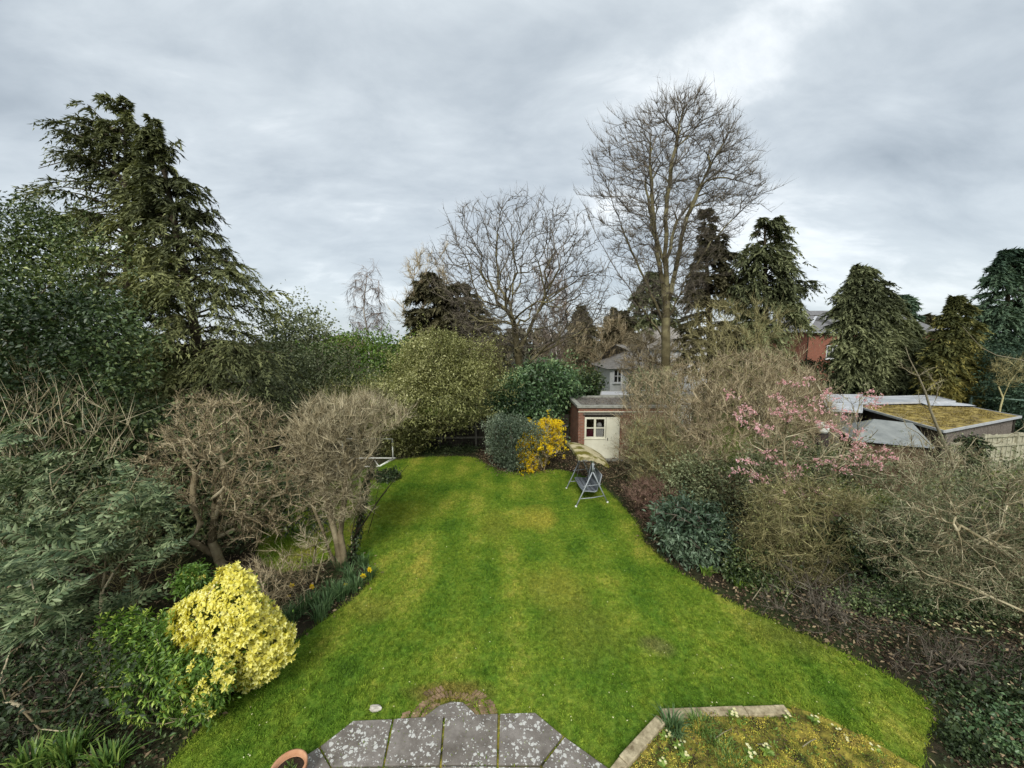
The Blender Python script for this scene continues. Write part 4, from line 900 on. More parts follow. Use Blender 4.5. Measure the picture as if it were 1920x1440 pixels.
# ------------------------------------------------------------------ swing seat
A = {}
n1, n2, f1 = gr(1080, 951), gr(1139, 943), gr(1063, 919)
ax_ = unit(f1 - n1); LEN = 1.62; f1 = n1 + ax_ * LEN; f2 = n2 + ax_ * LEN
ap_n = (n1 + n2) / 2 + np.array([0, 0, 1.56]); ap_f = (f1 + f2) / 2 + np.array([0, 0, 1.56])
sw = thing('swing_seat', 'grey metal garden swing seat with a tilted mossy cream canopy', 'swing seat', (n1 + f2) / 2)
for fa, fb, ap in ((n1, n2, ap_n), (f1, f2, ap_f)):
    for f in (fa, fb):
        j = ap - np.array([0, 0, .36]); l = MB().tube([f + np.array([0, 0, .02]), f * .55 + j * .45, j], [.021] * 3, 8).build('leg', M['grey_metal'], sw, True)
        MB().lathe(f, [(0, 0), (.04, 0), (.042, .035), (.03, .06), (0.02, .062)], 12).build('foot', M['plastic'], l, True)
    MB().tube([ap - np.array([0, 0, .38]), ap - np.array([0, 0, .02])], .034, 10).build('upright', M['grey_metal'], sw, True)
    MB().lathe(ap - np.array([0, 0, .04]), [(.0, -.0), (.042, .0), (.046, .05), (.03, .078), (0, .082)], 14).build('cap', M['plastic'], sw, True)
    for h in (.12, .26): MB().box(ap - np.array([0, 0, h]) + unit(n2 - n1) * .045, (.05, .05, .03)).build('bracket', M['grey_metal'], sw)
    a = fa + (ap - fa) * .18; b = fb + (ap - fb) * .18; m_ = (a + b) / 2 - np.array([0, 0, .02]); MB().tube([a, m_, b], .014, 6).build('crossbar', M['grey_metal'], sw, True)
    a = fa + (ap - fa) * .45; b = fb + (ap - fb) * .45; MB().tube([a, b], .012, 6).build('armrest', M['grey_metal'], sw, True)
MB().tube([ap_n - np.array([0, 0, .1]), ap_f - np.array([0, 0, .1])], .022, 8).build('top_bar', M['grey_metal'], sw, True)
wv = unit(n2 - n1); mid = (ap_n + ap_f) / 2; up = np.array([0, 0, 1.])
# seat: front edge towards n1 side (lawn), back towards n2 side
def sp(l, w, z): return (n1 + n2) / 2 + ax_ * l + wv * w + up * z
seatm = MB(); K = 10
prof = [(-.30, .44), (-.24, .47), (-.1, .45), (.12, .40), (.22, .42), (.30, .62), (.40, .98)]
for i in range(len(prof) - 1):
    for k in range(K):
        l0, l1 = .15 + (LEN - .3) * k / K, .15 + (LEN - .3) * (k + 1) / K; s = lambda l: -.03 * math.sin(PI * (l - .15) / (LEN - .3))
        seatm.face([sp(l0, prof[i][0], prof[i][1] + s(l0)), sp(l1, prof[i][0], prof[i][1] + s(l1)), sp(l1, prof[i + 1][0], prof[i + 1][1] + s(l1)), sp(l0, prof[i + 1][0], prof[i + 1][1] + s(l0))])
so = seatm.build('seat', M['grey_mesh'], sw, True); md = so.modifiers.new('thick', 'SOLIDIFY'); md.thickness = .012
for l in (.13, LEN - .13):
    MB().tube([sp(l, w_, z_) for w_, z_ in prof], .014, 6).build('seat_frame', M['grey_metal'], sw, True)
    MB().tube([sp(l, -.2, .47), sp(l, -.02, 1.46)], .007, 5).build('hanger', M['grey_metal'], sw, True)
    MB().tube([sp(l, .3, .62), sp(l, .02, 1.46)], .007, 5).build('hanger', M['grey_metal'], sw, True)
MB().tube([sp(.13, .40, .98), sp(LEN - .13, .40, .98)], .014, 6).build('seat_frame', M['grey_metal'], sw, True)
# canopy, tipped down towards the hedge side
cn = MB(); G = 12; cw, clg = 0.62, LEN / 2 + .14; cc = mid + up * .02
def cp(i, j, dz=0):
    a = -1 + 2 * i / G; b = -1 + 2 * j / G
    z = .19 - .11 * a * a - .08 * b * b - .20 * a + dz
    return cc + ax_ * (b * clg) + wv * (a * cw * (1 - .06 * b * b)) + up * z
for i in range(G):
    for j in range(G): cn.face([cp(i, j), cp(i + 1, j), cp(i + 1, j + 1), cp(i, j + 1)])
co = cn.build('canopy', M['canopy'], sw, True)
bm = bmesh.new(); bm.from_mesh(co.data); bmesh.ops.remove_doubles(bm, verts=bm.verts, dist=.001); bm.to_mesh(co.data); bm.free()
md = co.modifiers.new('thick', 'SOLIDIFY'); md.thickness = .012
vl = MB()
ring = [(i, 0) for i in range(G)] + [(G, j) for j in range(G)] + [(i, G) for i in range(G, 0, -1)] + [(0, j) for j in range(G, 0, -1)]
for k in range(len(ring)):
    a, b = ring[k], ring[(k + 1) % len(ring)]; d0 = .10 + .02 * math.sin(a[0] * 2 + a[1] * 2); d1_ = .10 + .02 * math.sin(b[0] * 2 + b[1] * 2)
    vl.face([cp(*a, -.004), cp(*b, -.004), cp(*b, -.004 - d1_), cp(*a, -.004 - d0)])
vo = vl.build('valance', M['canopy'], sw, True)
for s in (-1, 1):
    MB().tube([mid + ax_ * (s * .5) - up * .1, cc + ax_ * (s * .5) + up * .16], .014, 6).build('canopy_arm', M['grey_metal'], sw, True)
# ------------------------------------------------------------------ football goal
gp = gr(737, 860); gx, gy = gp[0], gp[1]
gl = thing('football_goal', 'small white plastic football goal at the far left edge of the lawn', 'goal', (gx - 1, gy, 0))
GW, GH, GD = 2.4, .97, .75
for sx in (0, -GW):
    MB().tube([(gx + sx, gy, 0), (gx + sx, gy, GH)], .034, 10).build('post', M['plastic'], gl, True)
    MB().tube([(gx + sx, gy, .03), (gx + sx + (-.25 if sx == 0 else .25), gy - 1.25, .03)], .03, 8).build('base_side', M['plastic'], gl, True)
MB().tube([(gx, gy, GH), (gx - GW, gy, GH)], .034, 10).build('crossbar', M['plastic'], gl, True)
MB().tube([(gx + .12, gy, .03), (gx - GW, gy, .03)], .03, 8).build('base_front', M['plastic'], gl, True)
MB().tube([(gx - .25, gy - 1.25, .03), (gx - .9, gy - 1.25, .03)], .03, 8).build('base_rear', M['plastic'], gl, True)
MB().tube([(gx - .25, gy - 1.25, .03), (gx - .75, gy - .35, .03)], .024, 8).build('brace', M['plastic'], gl, True)
MB().tube([(gx + .14, gy + .0, .03), (gx - .22, gy - 1.25, .03)], .03, 8).build('base_side', M['plastic'], gl, True)
# ------------------------------------------------------------------ dark fence behind the lawn
def board_fence(name, label, a, b, h, mat, railmat, bw=.15, gap=.004, rails=(.3, .85), posts=2.0, rside=-1, group=None, jit=.01, thick=.018, cap=False, postmat=None, pieces='board'):
    a, b = np.array(a, float), np.array(b, float); d = b - a; Ln = np.linalg.norm(d); u = d / Ln; n = np.array([-u[1], u[0]]) ; ang = math.atan2(u[1], u[0])
    t = thing(name, label, 'fence', (a[0], a[1], 0), group); R = Matrix.Rotation(ang, 3, 'Z'); r = random.Random(int(Ln * 100))
    me0 = None; k = 0; x = 0
    while x < Ln:
        c = a + u * (x + bw / 2) + n * ((k % 2) * .012)
        if me0 is None:
            o0 = MB().box((0, 0, h / 2), (bw, thick, h), R).build(pieces, mat); me0 = o0.data; o = o0
        else:
            o = bpy.data.objects.new(pieces, me0); COL.objects.link(o)
        o.parent = t; o.location = (c[0] - a[0], c[1] - a[1], r.uniform(-jit, jit)); k += 1; x += bw + gap
    for z in rails:
        p0, p1 = a + n * rside * .045, b + n * rside * .045; MB().bar((*p0, z), (*p1, z), .05, .09).build('rail', railmat, t)
    x = 0
    while x <= Ln + .1:
        c = a + u * x + n * rside * .05; MB().box((c[0], c[1], (h + .06) / 2), (.10, .10, h + .06), R).build('post', postmat or railmat, t); x += posts
    if cap: MB().bar((*a, h + .025), (*b, h + .025), .07, .03).build('capping', railmat, t)
    return t
board_fence('boundary_fence', 'dark boarded fence with two rails behind the far lawn edge', (-9.5, 19.6), (3.0, 20.1), 1.75, M['fence_dark'], M['fence_rail'], .15, .003, (.55, 1.12), 1.9)
board_fence('picket_fence', 'pale weathered vertical board fence at the right edge of the photo', (20.1, 16.05), (27.5, 17.4), 1.62, M['fence_pale'], M['fence_pale'], .125, .02, (.45, 1.15, 1.55), 1.9, jit=.03)
board_fence('low_fence', 'lower pale rail fence left of the ivy covered fence post', (17.9, 15.3), (20.0, 16.0), 1.45, M['fence_rail'], M['fence_pale'], .125, .03, (.6, 1.42), 2.1)
# post and wire/dark hedge line fence far right
board_fence('field_fence', 'dark low fence in front of the right hand conifers', (17.0, 29.5), (46, 27.5), 1.3, M['fence_dark'], M['fence_rail'], .5, .02, (.6, 1.25), 3.0)
# ------------------------------------------------------------------ neighbour's sheds
def shed_from(label, name, cor, z_top, fall, wallm, roofmat, edge, panels=None, t=.06):
    """flat roofed shed on four ground corners"""
    c = np.mean(cor, 0); s = thing(name, label, 'shed', (c[0], c[1], 0))
    n = 4
    for i in range(n):
        a, b = np.array(cor[i]), np.array(cor[(i + 1) % n]); za, zb = z_top[i] - .08, z_top[(i + 1) % n] - .08
        u = unit(b - a); nn = np.array([-u[1], u[0]]) * .05; k = 0
        Ln = np.linalg.norm(b - a); np_ = max(1, int(Ln / 1.25))
        for q in range(np_):
            f0, f1 = q / np_, (q + 1) / np_; p0, p1 = a + (b - a) * f0 + u * .02, a + (b - a) * f1 - u * .02; z0, z1 = za + (zb - za) * f0, za + (zb - za) * f1
            m = MB(); v = [(*p0, 0), (*p1, 0), (*p1, z1), (*p0, z0)]; v2 = [(*(p0 + nn), 0), (*(p1 + nn), 0), (*(p1 + nn), z1), (*(p0 + nn), z0)]
            m.v = v + v2; m.f = [(0, 1, 2, 3), (7, 6, 5, 4), (0, 4, 5, 1), (1, 5, 6, 2), (2, 6, 7, 3), (3, 7, 4, 0)]; m.build('wall_panel', wallm[i], s)
        MB().box((a[0], a[1], za / 2), (.1, .1, za)).build('corner_post', M['fence_dark'], s)
    ex = [np.array(p) + unit(np.array(p) - c) * .25 for p in cor]
    m = MB(); m.v = [(*ex[i], z_top[i]) for i in range(4)] + [(*ex[i], z_top[i] - t) for i in range(4)]
    m.f = [(0, 1, 2, 3), (7, 6, 5, 4)] + [(i, i + 4, (i + 1) % 4 + 4, (i + 1) % 4) for i in range(4)]
    o = m.build('roof', roofmat, s)
    for i in range(4): MB().bar((*ex[i], z_top[i] - .02), (*ex[(i + 1) % 4], z_top[(i + 1) % 4] - .02), .05, .10).build('fascia', edge, o)
    return s
A_, C_, D_, B_ = (18.9, 20.6), (17.6, 15.35), (24.3, 18.3), (25.2, 23.2)
shed_from('long dark shed with a mossy flat roof and pebbled end panels', 'long_shed', [C_, D_, B_, A_], [2.0, 2.0, 2.12, 2.12], 0, [M['pebble'], M['pebble'], M['dark_panel'], M['dark_panel']], M['moss_roof'], M['lead'])
def bil(u_, v_): a_ = np.array(C_) * (1 - u_) + np.array(D_) * u_; b_ = np.array(A_) * (1 - u_) + np.array(B_) * u_; return tuple(a_ * (1 - v_) + b_ * v_)
ms5 = src('moss_shoot', *tuft(20, 0.07, 0.03, 0.13, 26, 1.2), M['roof_moss']); mrm = bpy.data.meshes.new('roof_moss'); mrm.from_pydata([(*bil(.02, .03), 2.004), (*bil(.98, .03), 2.004), (*bil(.97, .9), 2.11), (*bil(.03, .9), 2.11)], [], [(0, 1, 2, 3)])
scatter_gn('roof_moss', mrm, [ms5], 20, .5, 1.3, .4, 41)
# pale strip roof behind it
q = [tuple(atz(x, y, z)[:2]) for x, y, z in ((1622, 756, 2.25), (1780, 752, 2.25), (1745, 742, 2.25), (1630, 745, 2.25))]
shed_from('narrow shed with a pale ridged roof sheet behind the mossy roof', 'back_shed', q, [2.25] * 4, 0, [M['dark_panel']] * 4, M['sheet'], M['lead'])
q = [tuple(atz(x, y, z)[:2]) for x, y, z in ((1556, 768, 2.1), (1612, 770, 2.1), (1615, 741, 2.4), (1545, 741, 2.4))]
shed_from('shed with pale blue grey corrugated roof behind the pink blossom', 'pale_roofed_shed', q, [2.1, 2.1, 2.4, 2.4], 0, [M['fence_rail']] * 4, M['sheet'], M['lead'])
# white lumpy sheet on the right end of the mossy roof
r = np.random.default_rng(4); c0, c1 = np.array([22.6, 20.6]), np.array([25.0, 20.4]); m = MB(); NN = 12
P = [[(c0[0] + (c1[0] - c0[0]) * i / NN, c0[1] + (c1[1] - c0[1]) * i / NN + j * .35, 2.14 + r.uniform(0, .1) * (0 < j < 4)) for i in range(NN + 1)] for j in range(5)]
for j in range(4):
    for i in range(NN): m.face([P[j][i], P[j][i + 1], P[j + 1][i + 1], P[j + 1][i]])
ts = m.build('tarpaulin', M['sheet'], None, True); tag(ts, 'crumpled white sheet lying on the mossy shed roof', 'tarpaulin')
# grey felt hipped roof shed
fs = thing('small_shed', 'brown timber shed with a grey felt pitched roof below the mossy roof', 'shed', (14.9, 14.4, 0))
e = [atz(1600, 824, 1.85), atz(1752, 838, 1.85)]; e0, e1 = e[0][:2], e[1][:2]; u = unit(e1 - e0); nb_ = np.array([-u[1], u[0]]); 
b0, b1 = e0 + nb_ * 2.6, e1 + nb_ * 2.6; rdg0 = (e0 + b0) / 2 + u * .9; rdg1 = (e1 + b1) / 2 - u * .2
m = MB(); m.v = [(*e0, 1.85), (*e1, 1.85), (*b1, 1.85), (*b0, 1.85), (*rdg0, 2.5), (*rdg1, 2.45)]; m.f = [(0, 1, 5, 4), (1, 2, 5), (2, 3, 4, 5), (3, 0, 4), (3, 2, 1, 0)]; ro = m.build('roof', M['grey_felt'], fs)
for a, b in ((e0, e1), (e1, b1), (b1, b0), (b0, e0)): MB().bar((*a, 1.83), (*b, 1.83), .03, .07).build('fascia', M['grey_metal'], ro)
i0, i1, j0, j1 = e0 + u * .15 + nb_ * .15, e1 - u * .15 + nb_ * .15, b0 + u * .15 - nb_ * .15, b1 - u * .15 - nb_ * .15
for a, b in ((i0, i1), (i1, j1), (j1, j0), (j0, i0)):
    k = 0; Ln = np.linalg.norm(b - a); 
    for z in np.arange(.1, 1.78, .14): MB().bar((*a, z), (*b, z + .0), .025, .13).build('plank', M['brown_wood'], fs)
me = bpy.data.meshes.new('tub'); 
tb = MB().lathe(at(1541, 812, 13.5), [(0, 0), (.16, 0), (.2, .12), (.2, .26), (.14, .36), (0, .4)], 18).build('water_butt', M['plastic'], None, True); tag(tb, 'round white tub top showing through the pink blossom', 'tub')
v = tb.data.vertices; zc = at(1541, 812, 13.5)[2]
bt = MB().lathe((at(1541, 812, 13.5)[0], 13.5, 0), [(.22, 0), (.24, zc * .6), (.19, zc)], 18).build('barrel', M['dark_panel'], tb, True)
# green frame beyond
fr_ = thing('play_frame', 'long low green and white tubular frame behind the mossy roof', 'frame', (at(1797, 742, 21)[0], 21, 0))
pa, pb = at(1797, 741, 24), at(1990, 757, 19)
MB().tube([pa, pb], .045, 8).build('rail', M['green_metal'], fr_, True)
for f in (0.0, .16, .8):
    q = pa + (pb - pa) * f; MB().tube([q + np.array([-.15, -.3, -.0]) * 0, (q[0] - .25, q[1] - .3, 0)], .04, 8).build('leg', M['green_metal'], fr_, True); MB().tube([q, (q[0] + .2, q[1] + .5, 0)], .04, 8).build('leg', M['green_metal'], fr_, True)
# ------------------------------------------------------------------ red brick house
def hip_roof(m, x0, x1, y0, y1, z, rise, hipL=True, hipR=True, o=.35):
    x0 -= o; x1 += o; y0 -= o; y1 += o; ym = (y0 + y1) / 2; d = (y1 - y0) / 2
    a = x0 + (d if hipL else 0); b = x1 - (d if hipR else 0); k = len(m.v)
    m.v += [(x0, y0, z), (x1, y0, z), (x1, y1, z), (x0, y1, z), (a, ym, z + rise), (b, ym, z + rise)]
    m.f += [(k, k + 1, k + 5, k + 4), (k + 2, k + 3, k + 4, k + 5), (k + 1, k + 2, k + 5), (k + 3, k, k + 4), (k + 3, k + 2, k + 1, k)]
    return (x0, y0, z), (a, ym, z + rise), (b, ym, z + rise)
HY = 36.0
hs = thing('red_house', 'two storey red brick house with grey hipped roofs behind the dark conifers', 'house', (at(1512, 640, HY)[0], HY, 0))
hx0, hx1 = at(1513, 640, HY)[0], at(1600, 640, HY)[0]; ez = at(1530, 623, HY)[2]
MB().box(((hx0 + hx1) / 2, HY + 3, ez / 2), (hx1 - hx0, 6, ez)).build('wall', M['house_brick'], hs)
m = MB(); c_, r0, r1 = hip_roof(m, hx0, hx1, HY, HY + 6, ez, 1.6); rf = m.build('roof', M['slate'], hs)
MB().bar(Vector(c_) + Vector((0, 0, .04)), Vector(r0) + Vector((0, 0, .04)), .22, .05).build('hip_flashing', M['lead'], rf)
MB().bar((hx0 - .38, HY - .38, ez - .02), (hx1 + .38, HY - .38, ez - .02), .08, .09).build('gutter', M['grey_metal'], rf)
mx0, mx1 = at(1478, 640, 41)[0], at(1790, 640, 41)[0]; ez2 = ez + .1
MB().box(((mx0 + mx1) / 2, HY + 9.3, ez2 / 2), (mx1 - mx0, 6, ez2)).build('wall', M['house_brick'], hs)
m = MB(); hip_roof(m, mx0, mx1, HY + 6.3, HY + 12.3, ez2, 2.6, True, True); m.build('roof', M['slate'], hs)
def hwin(x, y, zc, w_, h_, face='Y'):
    f = MB(); t = .07
    for a, b, c, d in ((-w_ / 2, -w_ / 2 + t, -h_ / 2, h_ / 2), (w_ / 2 - t, w_ / 2, -h_ / 2, h_ / 2), (-w_ / 2 + t, w_ / 2 - t, -h_ / 2, -h_ / 2 + t), (-w_ / 2 + t, w_ / 2 - t, h_ / 2 - t, h_ / 2), (-.035, .035, -h_ / 2 + t, h_ / 2 - t), (-w_ / 2 + t, -.035, -.025, .025), (.035, w_ / 2 - t, -.025, .025)):
        f.box((x + (a + b) / 2, y - .03, zc + (c + d) / 2), (b - a, .08, d - c))
    fo = f.build('window', M['white'], hs)
    for a, b in ((-w_ / 2 + t, -.035), (.035, w_ / 2 - t)): MB().box((x + (a + b) / 2, y - .012, zc), (b - a - .004, .02, h_ - 2 * t)).build('pane', M['glass'], fo)
    MB().box((x, y - .06, zc - h_ / 2 - .05), (w_ + .15, .14, .08)).build('sill', M['white'], fo)
wx = at(1560, 660, HY); hwin(wx[0], HY, wx[2], 1.15, 1.25)
w2 = at(1733, 664, HY + 6.3); hwin(w2[0], HY + 6.3, at(1733, 664, HY + 6.3)[2], 1.1, 1.3); hwin(w2[0] - 3.2, HY + 6.3, w2[2], 1.1, 1.3)
MB().tube([(hx0 + .05, HY - .06, 0), (hx0 + .05, HY - .06, ez)], .05, 8).build('downpipe', M['bark_dark'], hs, True)
an = at(1527, 599, 42); r_ = MB().tube([(an[0], 42, an[2] - .6), (an[0], 42, an[2] + .5)], .03, 6)
for dx in (-.35, -.1, .15, .38): r_.tube([(an[0] + dx, 42 - .3, an[2] + .42), (an[0] + dx, 42 + .3, an[2] + .42)], .015, 4)
r_.tube([(an[0] - .45, 42, an[2] + .42), (an[0] + .45, 42, an[2] + .42)], .02, 4); r_.build('aerial', M['bark_dark'], hs)
# ------------------------------------------------------------------ white rendered house
WY = 31.0; wh = thing('white_house', 'white rendered house with pale grey tiled roofs glimpsed behind the summerhouse', 'house', (at(1145, 700, WY)[0], WY, 0))
x0, x1 = at(1144, 700, WY)[0], at(1240, 700, WY)[0]; ez = at(1150, 691, WY)[2]
MB().box(((x0 + x1) / 2, WY + 3, ez / 2 + .35), (x1 - x0, 6, ez - .7)).build('wall', M['render'], wh)
MB().box(((x0 + x1) / 2, WY + 3, .35), (x1 - x0 + .1, 6.1, .7)).build('plinth', M['house_brick'], wh)
m = MB(); hip_roof(m, x0, x1, WY, WY + 6, ez, 1.9); m.build('roof', M['grey_tile'], wh)
y2 = WY + 6.5; x2 = at(1178, 700, y2)[0]; MB().box((x2 + 4, y2 + 3, 2.4), (8, 6, 4.8)).build('wall', M['render'], wh)
m = MB(); hip_roof(m, x2, x2 + 8, y2, y2 + 6, 4.8, 2.4); m.build('roof', M['grey_tile'], wh)
hs_keep = hs; hs = wh
hwin(at(1150, 705, WY)[0] + .35, WY, at(1150, 705, WY)[2], .7, 1.1); hwin(at(1150, 705, WY)[0] + 2.6, WY, at(1150, 705, WY)[2], 1.1, 1.1)
MB().tube([(x0 + .9, WY - .1, 0), (x0 + .9, WY - .1, ez)], .06, 8).build('downpipe', M['white'], wh, True)
# pale flat roof just behind the summerhouse
gq = [tuple(atz(x, y, 2.3)[:2]) for x, y in ((1132, 741), (1300, 741), (1290, 734), (1135, 734))]
shed_from('low building with a pale flat roof directly behind the summerhouse', 'garage', gq, [2.3] * 4, 0, [M['render']] * 4, M['lead'], M['coping'])
# ================================================================== vegetation
def E(Y, rows, **k):
    rows = [(yg(Y) if a is None else a, b, c) for a, b, c in rows]; return Env(rows, Y, **k)
def P_(px, py, Y): return at(px, py, Y)
# ---- far mass of woodland closing the horizon
rw = np.random.default_rng(77); g = Geo(); n = 14000
xx = rw.uniform(-170, 170, n); yy = rw.uniform(78, 98, n); top = 3.6 + 1.6 * np.sin(xx * .11) + 1.1 * np.sin(xx * .31 + 1) + rw.normal(size=n) * .35; top = np.where(np.abs(xx - 5) < 22, top + 2.6, top)
zz_ = top * np.sqrt(rw.uniform(0, 1, n)); V, F = leaf_quads(np.stack([xx, yy, zz_], 1), unit(rw.normal(size=(n, 3)) + np.array([[0, 0, 1.]])), unit(rw.normal(size=(n, 3))), 1.6, 1.0); g.add(V, F, np.repeat(rw.uniform(0, 1, n), 4))
tag(g.build('distant_woodland', M['far_wood']), kind='stuff')

# ---- two tall cypresses on the left
conifer('cypress_tree', 'tallest cypress on the left with two drooping tips and gaps of sky', E(15.5, [(180, 229, 240), (200, 220, 250), (225, 186, 264), (250, 156, 274), (290, 122, 290), (350, 104, 315), (420, 98, 340), (500, 85, 350), (600, 80, 365), (700, 90, 375), (None, 110, 360)]),
        M['conif_olive'], M['bark_dark'], 11, nb=190, kb=26, mb=15, ll=.19, lw=.065, droop=.32, lift=.30, trunk_r=.28, zbot=1.5, spray=.85, hang=.55, jit=.4, dens_gap=-.5, dsy=.8, tips=((153, 187, 1.6), (240, 180, .7), (226, 176, .6), (80, 282, 1.2), (110, 240, 1.4), (262, 245, .8)))
conifer('cypress_tree', 'narrower cypress right of the tallest one with a leaning bare tip', E(14.2, [(215, 282, 292), (260, 298, 330), (310, 290, 350), (345, 275, 390), (400, 265, 402), (450, 255, 432), (500, 250, 478), (560, 245, 518), (630, 245, 540), (700, 250, 545), (770, 260, 525), (None, 290, 460)]),
        M['conif_olive'], M['bark_dark'], 12, nb=190, kb=26, mb=15, ll=.18, lw=.062, droop=.38, lift=.28, trunk_r=.24, zbot=1.0, spray=.85, hang=.7, jit=.35, dens_gap=-.55, dsy=.8, tips=((277, 212, .8), (296, 232, .6), (336, 262, .5), (385, 350, .7), (396, 392, .6), (428, 462, .6)))
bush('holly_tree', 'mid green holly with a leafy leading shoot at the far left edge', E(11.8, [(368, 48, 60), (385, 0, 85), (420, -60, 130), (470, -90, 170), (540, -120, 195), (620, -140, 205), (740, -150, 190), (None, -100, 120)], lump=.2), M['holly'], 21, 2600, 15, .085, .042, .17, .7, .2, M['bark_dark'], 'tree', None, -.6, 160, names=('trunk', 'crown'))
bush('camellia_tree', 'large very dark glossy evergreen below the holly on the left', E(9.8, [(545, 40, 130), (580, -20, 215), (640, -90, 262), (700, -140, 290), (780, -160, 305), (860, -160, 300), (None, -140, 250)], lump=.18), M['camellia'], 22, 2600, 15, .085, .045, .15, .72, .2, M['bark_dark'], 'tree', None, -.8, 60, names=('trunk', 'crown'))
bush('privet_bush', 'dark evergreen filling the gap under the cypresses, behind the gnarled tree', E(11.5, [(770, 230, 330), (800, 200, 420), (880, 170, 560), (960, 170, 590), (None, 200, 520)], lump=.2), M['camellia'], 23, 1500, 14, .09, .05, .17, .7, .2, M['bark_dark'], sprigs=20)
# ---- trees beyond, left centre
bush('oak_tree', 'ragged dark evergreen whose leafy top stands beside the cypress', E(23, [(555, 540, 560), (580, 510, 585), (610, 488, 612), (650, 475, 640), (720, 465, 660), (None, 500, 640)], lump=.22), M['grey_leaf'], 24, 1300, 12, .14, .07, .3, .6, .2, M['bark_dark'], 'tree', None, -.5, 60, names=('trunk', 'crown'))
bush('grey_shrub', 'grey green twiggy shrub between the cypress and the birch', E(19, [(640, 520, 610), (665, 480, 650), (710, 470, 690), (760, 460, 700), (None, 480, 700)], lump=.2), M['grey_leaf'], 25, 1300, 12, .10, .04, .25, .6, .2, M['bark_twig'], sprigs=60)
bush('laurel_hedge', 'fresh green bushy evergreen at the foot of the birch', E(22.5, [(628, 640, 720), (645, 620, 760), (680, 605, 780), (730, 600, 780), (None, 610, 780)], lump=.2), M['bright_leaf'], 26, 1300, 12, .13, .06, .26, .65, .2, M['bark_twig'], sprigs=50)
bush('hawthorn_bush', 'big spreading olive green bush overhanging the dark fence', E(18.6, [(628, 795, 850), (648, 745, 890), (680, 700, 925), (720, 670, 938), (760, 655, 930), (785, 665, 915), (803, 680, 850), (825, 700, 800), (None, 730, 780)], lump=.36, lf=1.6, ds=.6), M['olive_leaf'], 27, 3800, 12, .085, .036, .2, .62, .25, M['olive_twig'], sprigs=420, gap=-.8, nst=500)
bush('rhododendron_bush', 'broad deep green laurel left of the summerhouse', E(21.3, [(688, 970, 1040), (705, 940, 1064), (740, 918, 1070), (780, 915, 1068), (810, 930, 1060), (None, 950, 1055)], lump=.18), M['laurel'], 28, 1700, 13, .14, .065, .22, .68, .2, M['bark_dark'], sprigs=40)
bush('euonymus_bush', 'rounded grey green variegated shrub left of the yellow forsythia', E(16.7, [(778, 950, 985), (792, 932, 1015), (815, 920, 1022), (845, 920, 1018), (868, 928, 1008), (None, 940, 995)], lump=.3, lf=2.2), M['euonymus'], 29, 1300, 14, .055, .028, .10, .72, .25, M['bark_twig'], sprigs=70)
# forsythia
def flowers(root, P, mat, r, per, crad, sz, name='blossom', petals=5):
    n = len(P) * per; q = np.repeat(P, per, 0) + r.normal(size=(n, 3)) * crad
    D = unit(r.normal(size=(n, 3)) + np.array([[0, -.2, .3]])); D = np.repeat(D, 3, 0) * .3 + unit(r.normal(size=(n * 3, 3)))
    V, F = leaf_quads(np.repeat(q, 3, 0), D, unit(r.normal(size=(n * 3, 3)) + np.array([[0, -.6, .8]])), sz * r.uniform(.7, 1.2, n * 3), sz * .6, .2)
    g = Geo(); g.add(V, F, np.repeat(r.uniform(0, 1, n * 3), 4)); return g.build(name, mat, root)
ef = E(16.2, [(783, 1020, 1048), (800, 985, 1056), (830, 968, 1056), (855, 965, 1040), (None, 985, 1020)], lump=.25)
fx = gr(1012, 872); fr0, pos, par, dr, R, tips, td, r = bare_tree('forsythia_bush', 'forsythia in full yellow bloom between the grey shrub and summerhouse', 'shrub', ef, [[(fx[0], 16.2, -.05), (fx[0], 16.2, .3)], [(fx[0] + .1, 16.2, -.05), (fx[0] + .25, 16.3, .4)]], 240, M['thicket'], 31, rt=.006, rmax=.03, ntw=900, tw=(.15, .4), twr=.006, up=.3, shell=.3, names=('stems', 'twigs'))
c = tips[r.choice(len(tips), 900)]; c = c[Noise3(2.2, seed=4)(c) > -.5]; flowers(fr0, c, M['forsythia'], r, 6, .05, .062)
# ---- birch
bp = P_(690, 640, 29)
bare_tree('birch_tree', 'slender bare birch with a pale trunk and weeping twigs', 'tree', E(29, [(482, 680, 700), (510, 655, 715), (560, 648, 728), (600, 650, 735), (632, 655, 735)], lump=.1), [[(bp[0], 29, 0), (bp[0] + .05, 29, 5.5), (bp[0] - .2, 29, 8), (P_(688, 505, 29)[0], 29, P_(688, 505, 29)[2])]],
          240, M['bark_birch'], 41, bf=.15, rt=.009, rmax=.09, ntw=1500, tw=(.4, 1.0), twr=.008, up=-.9, spread=.55, shell=.3, ks=(8, 5, 3), twmat=M['birch_twig'], growup=.5, second=.3)
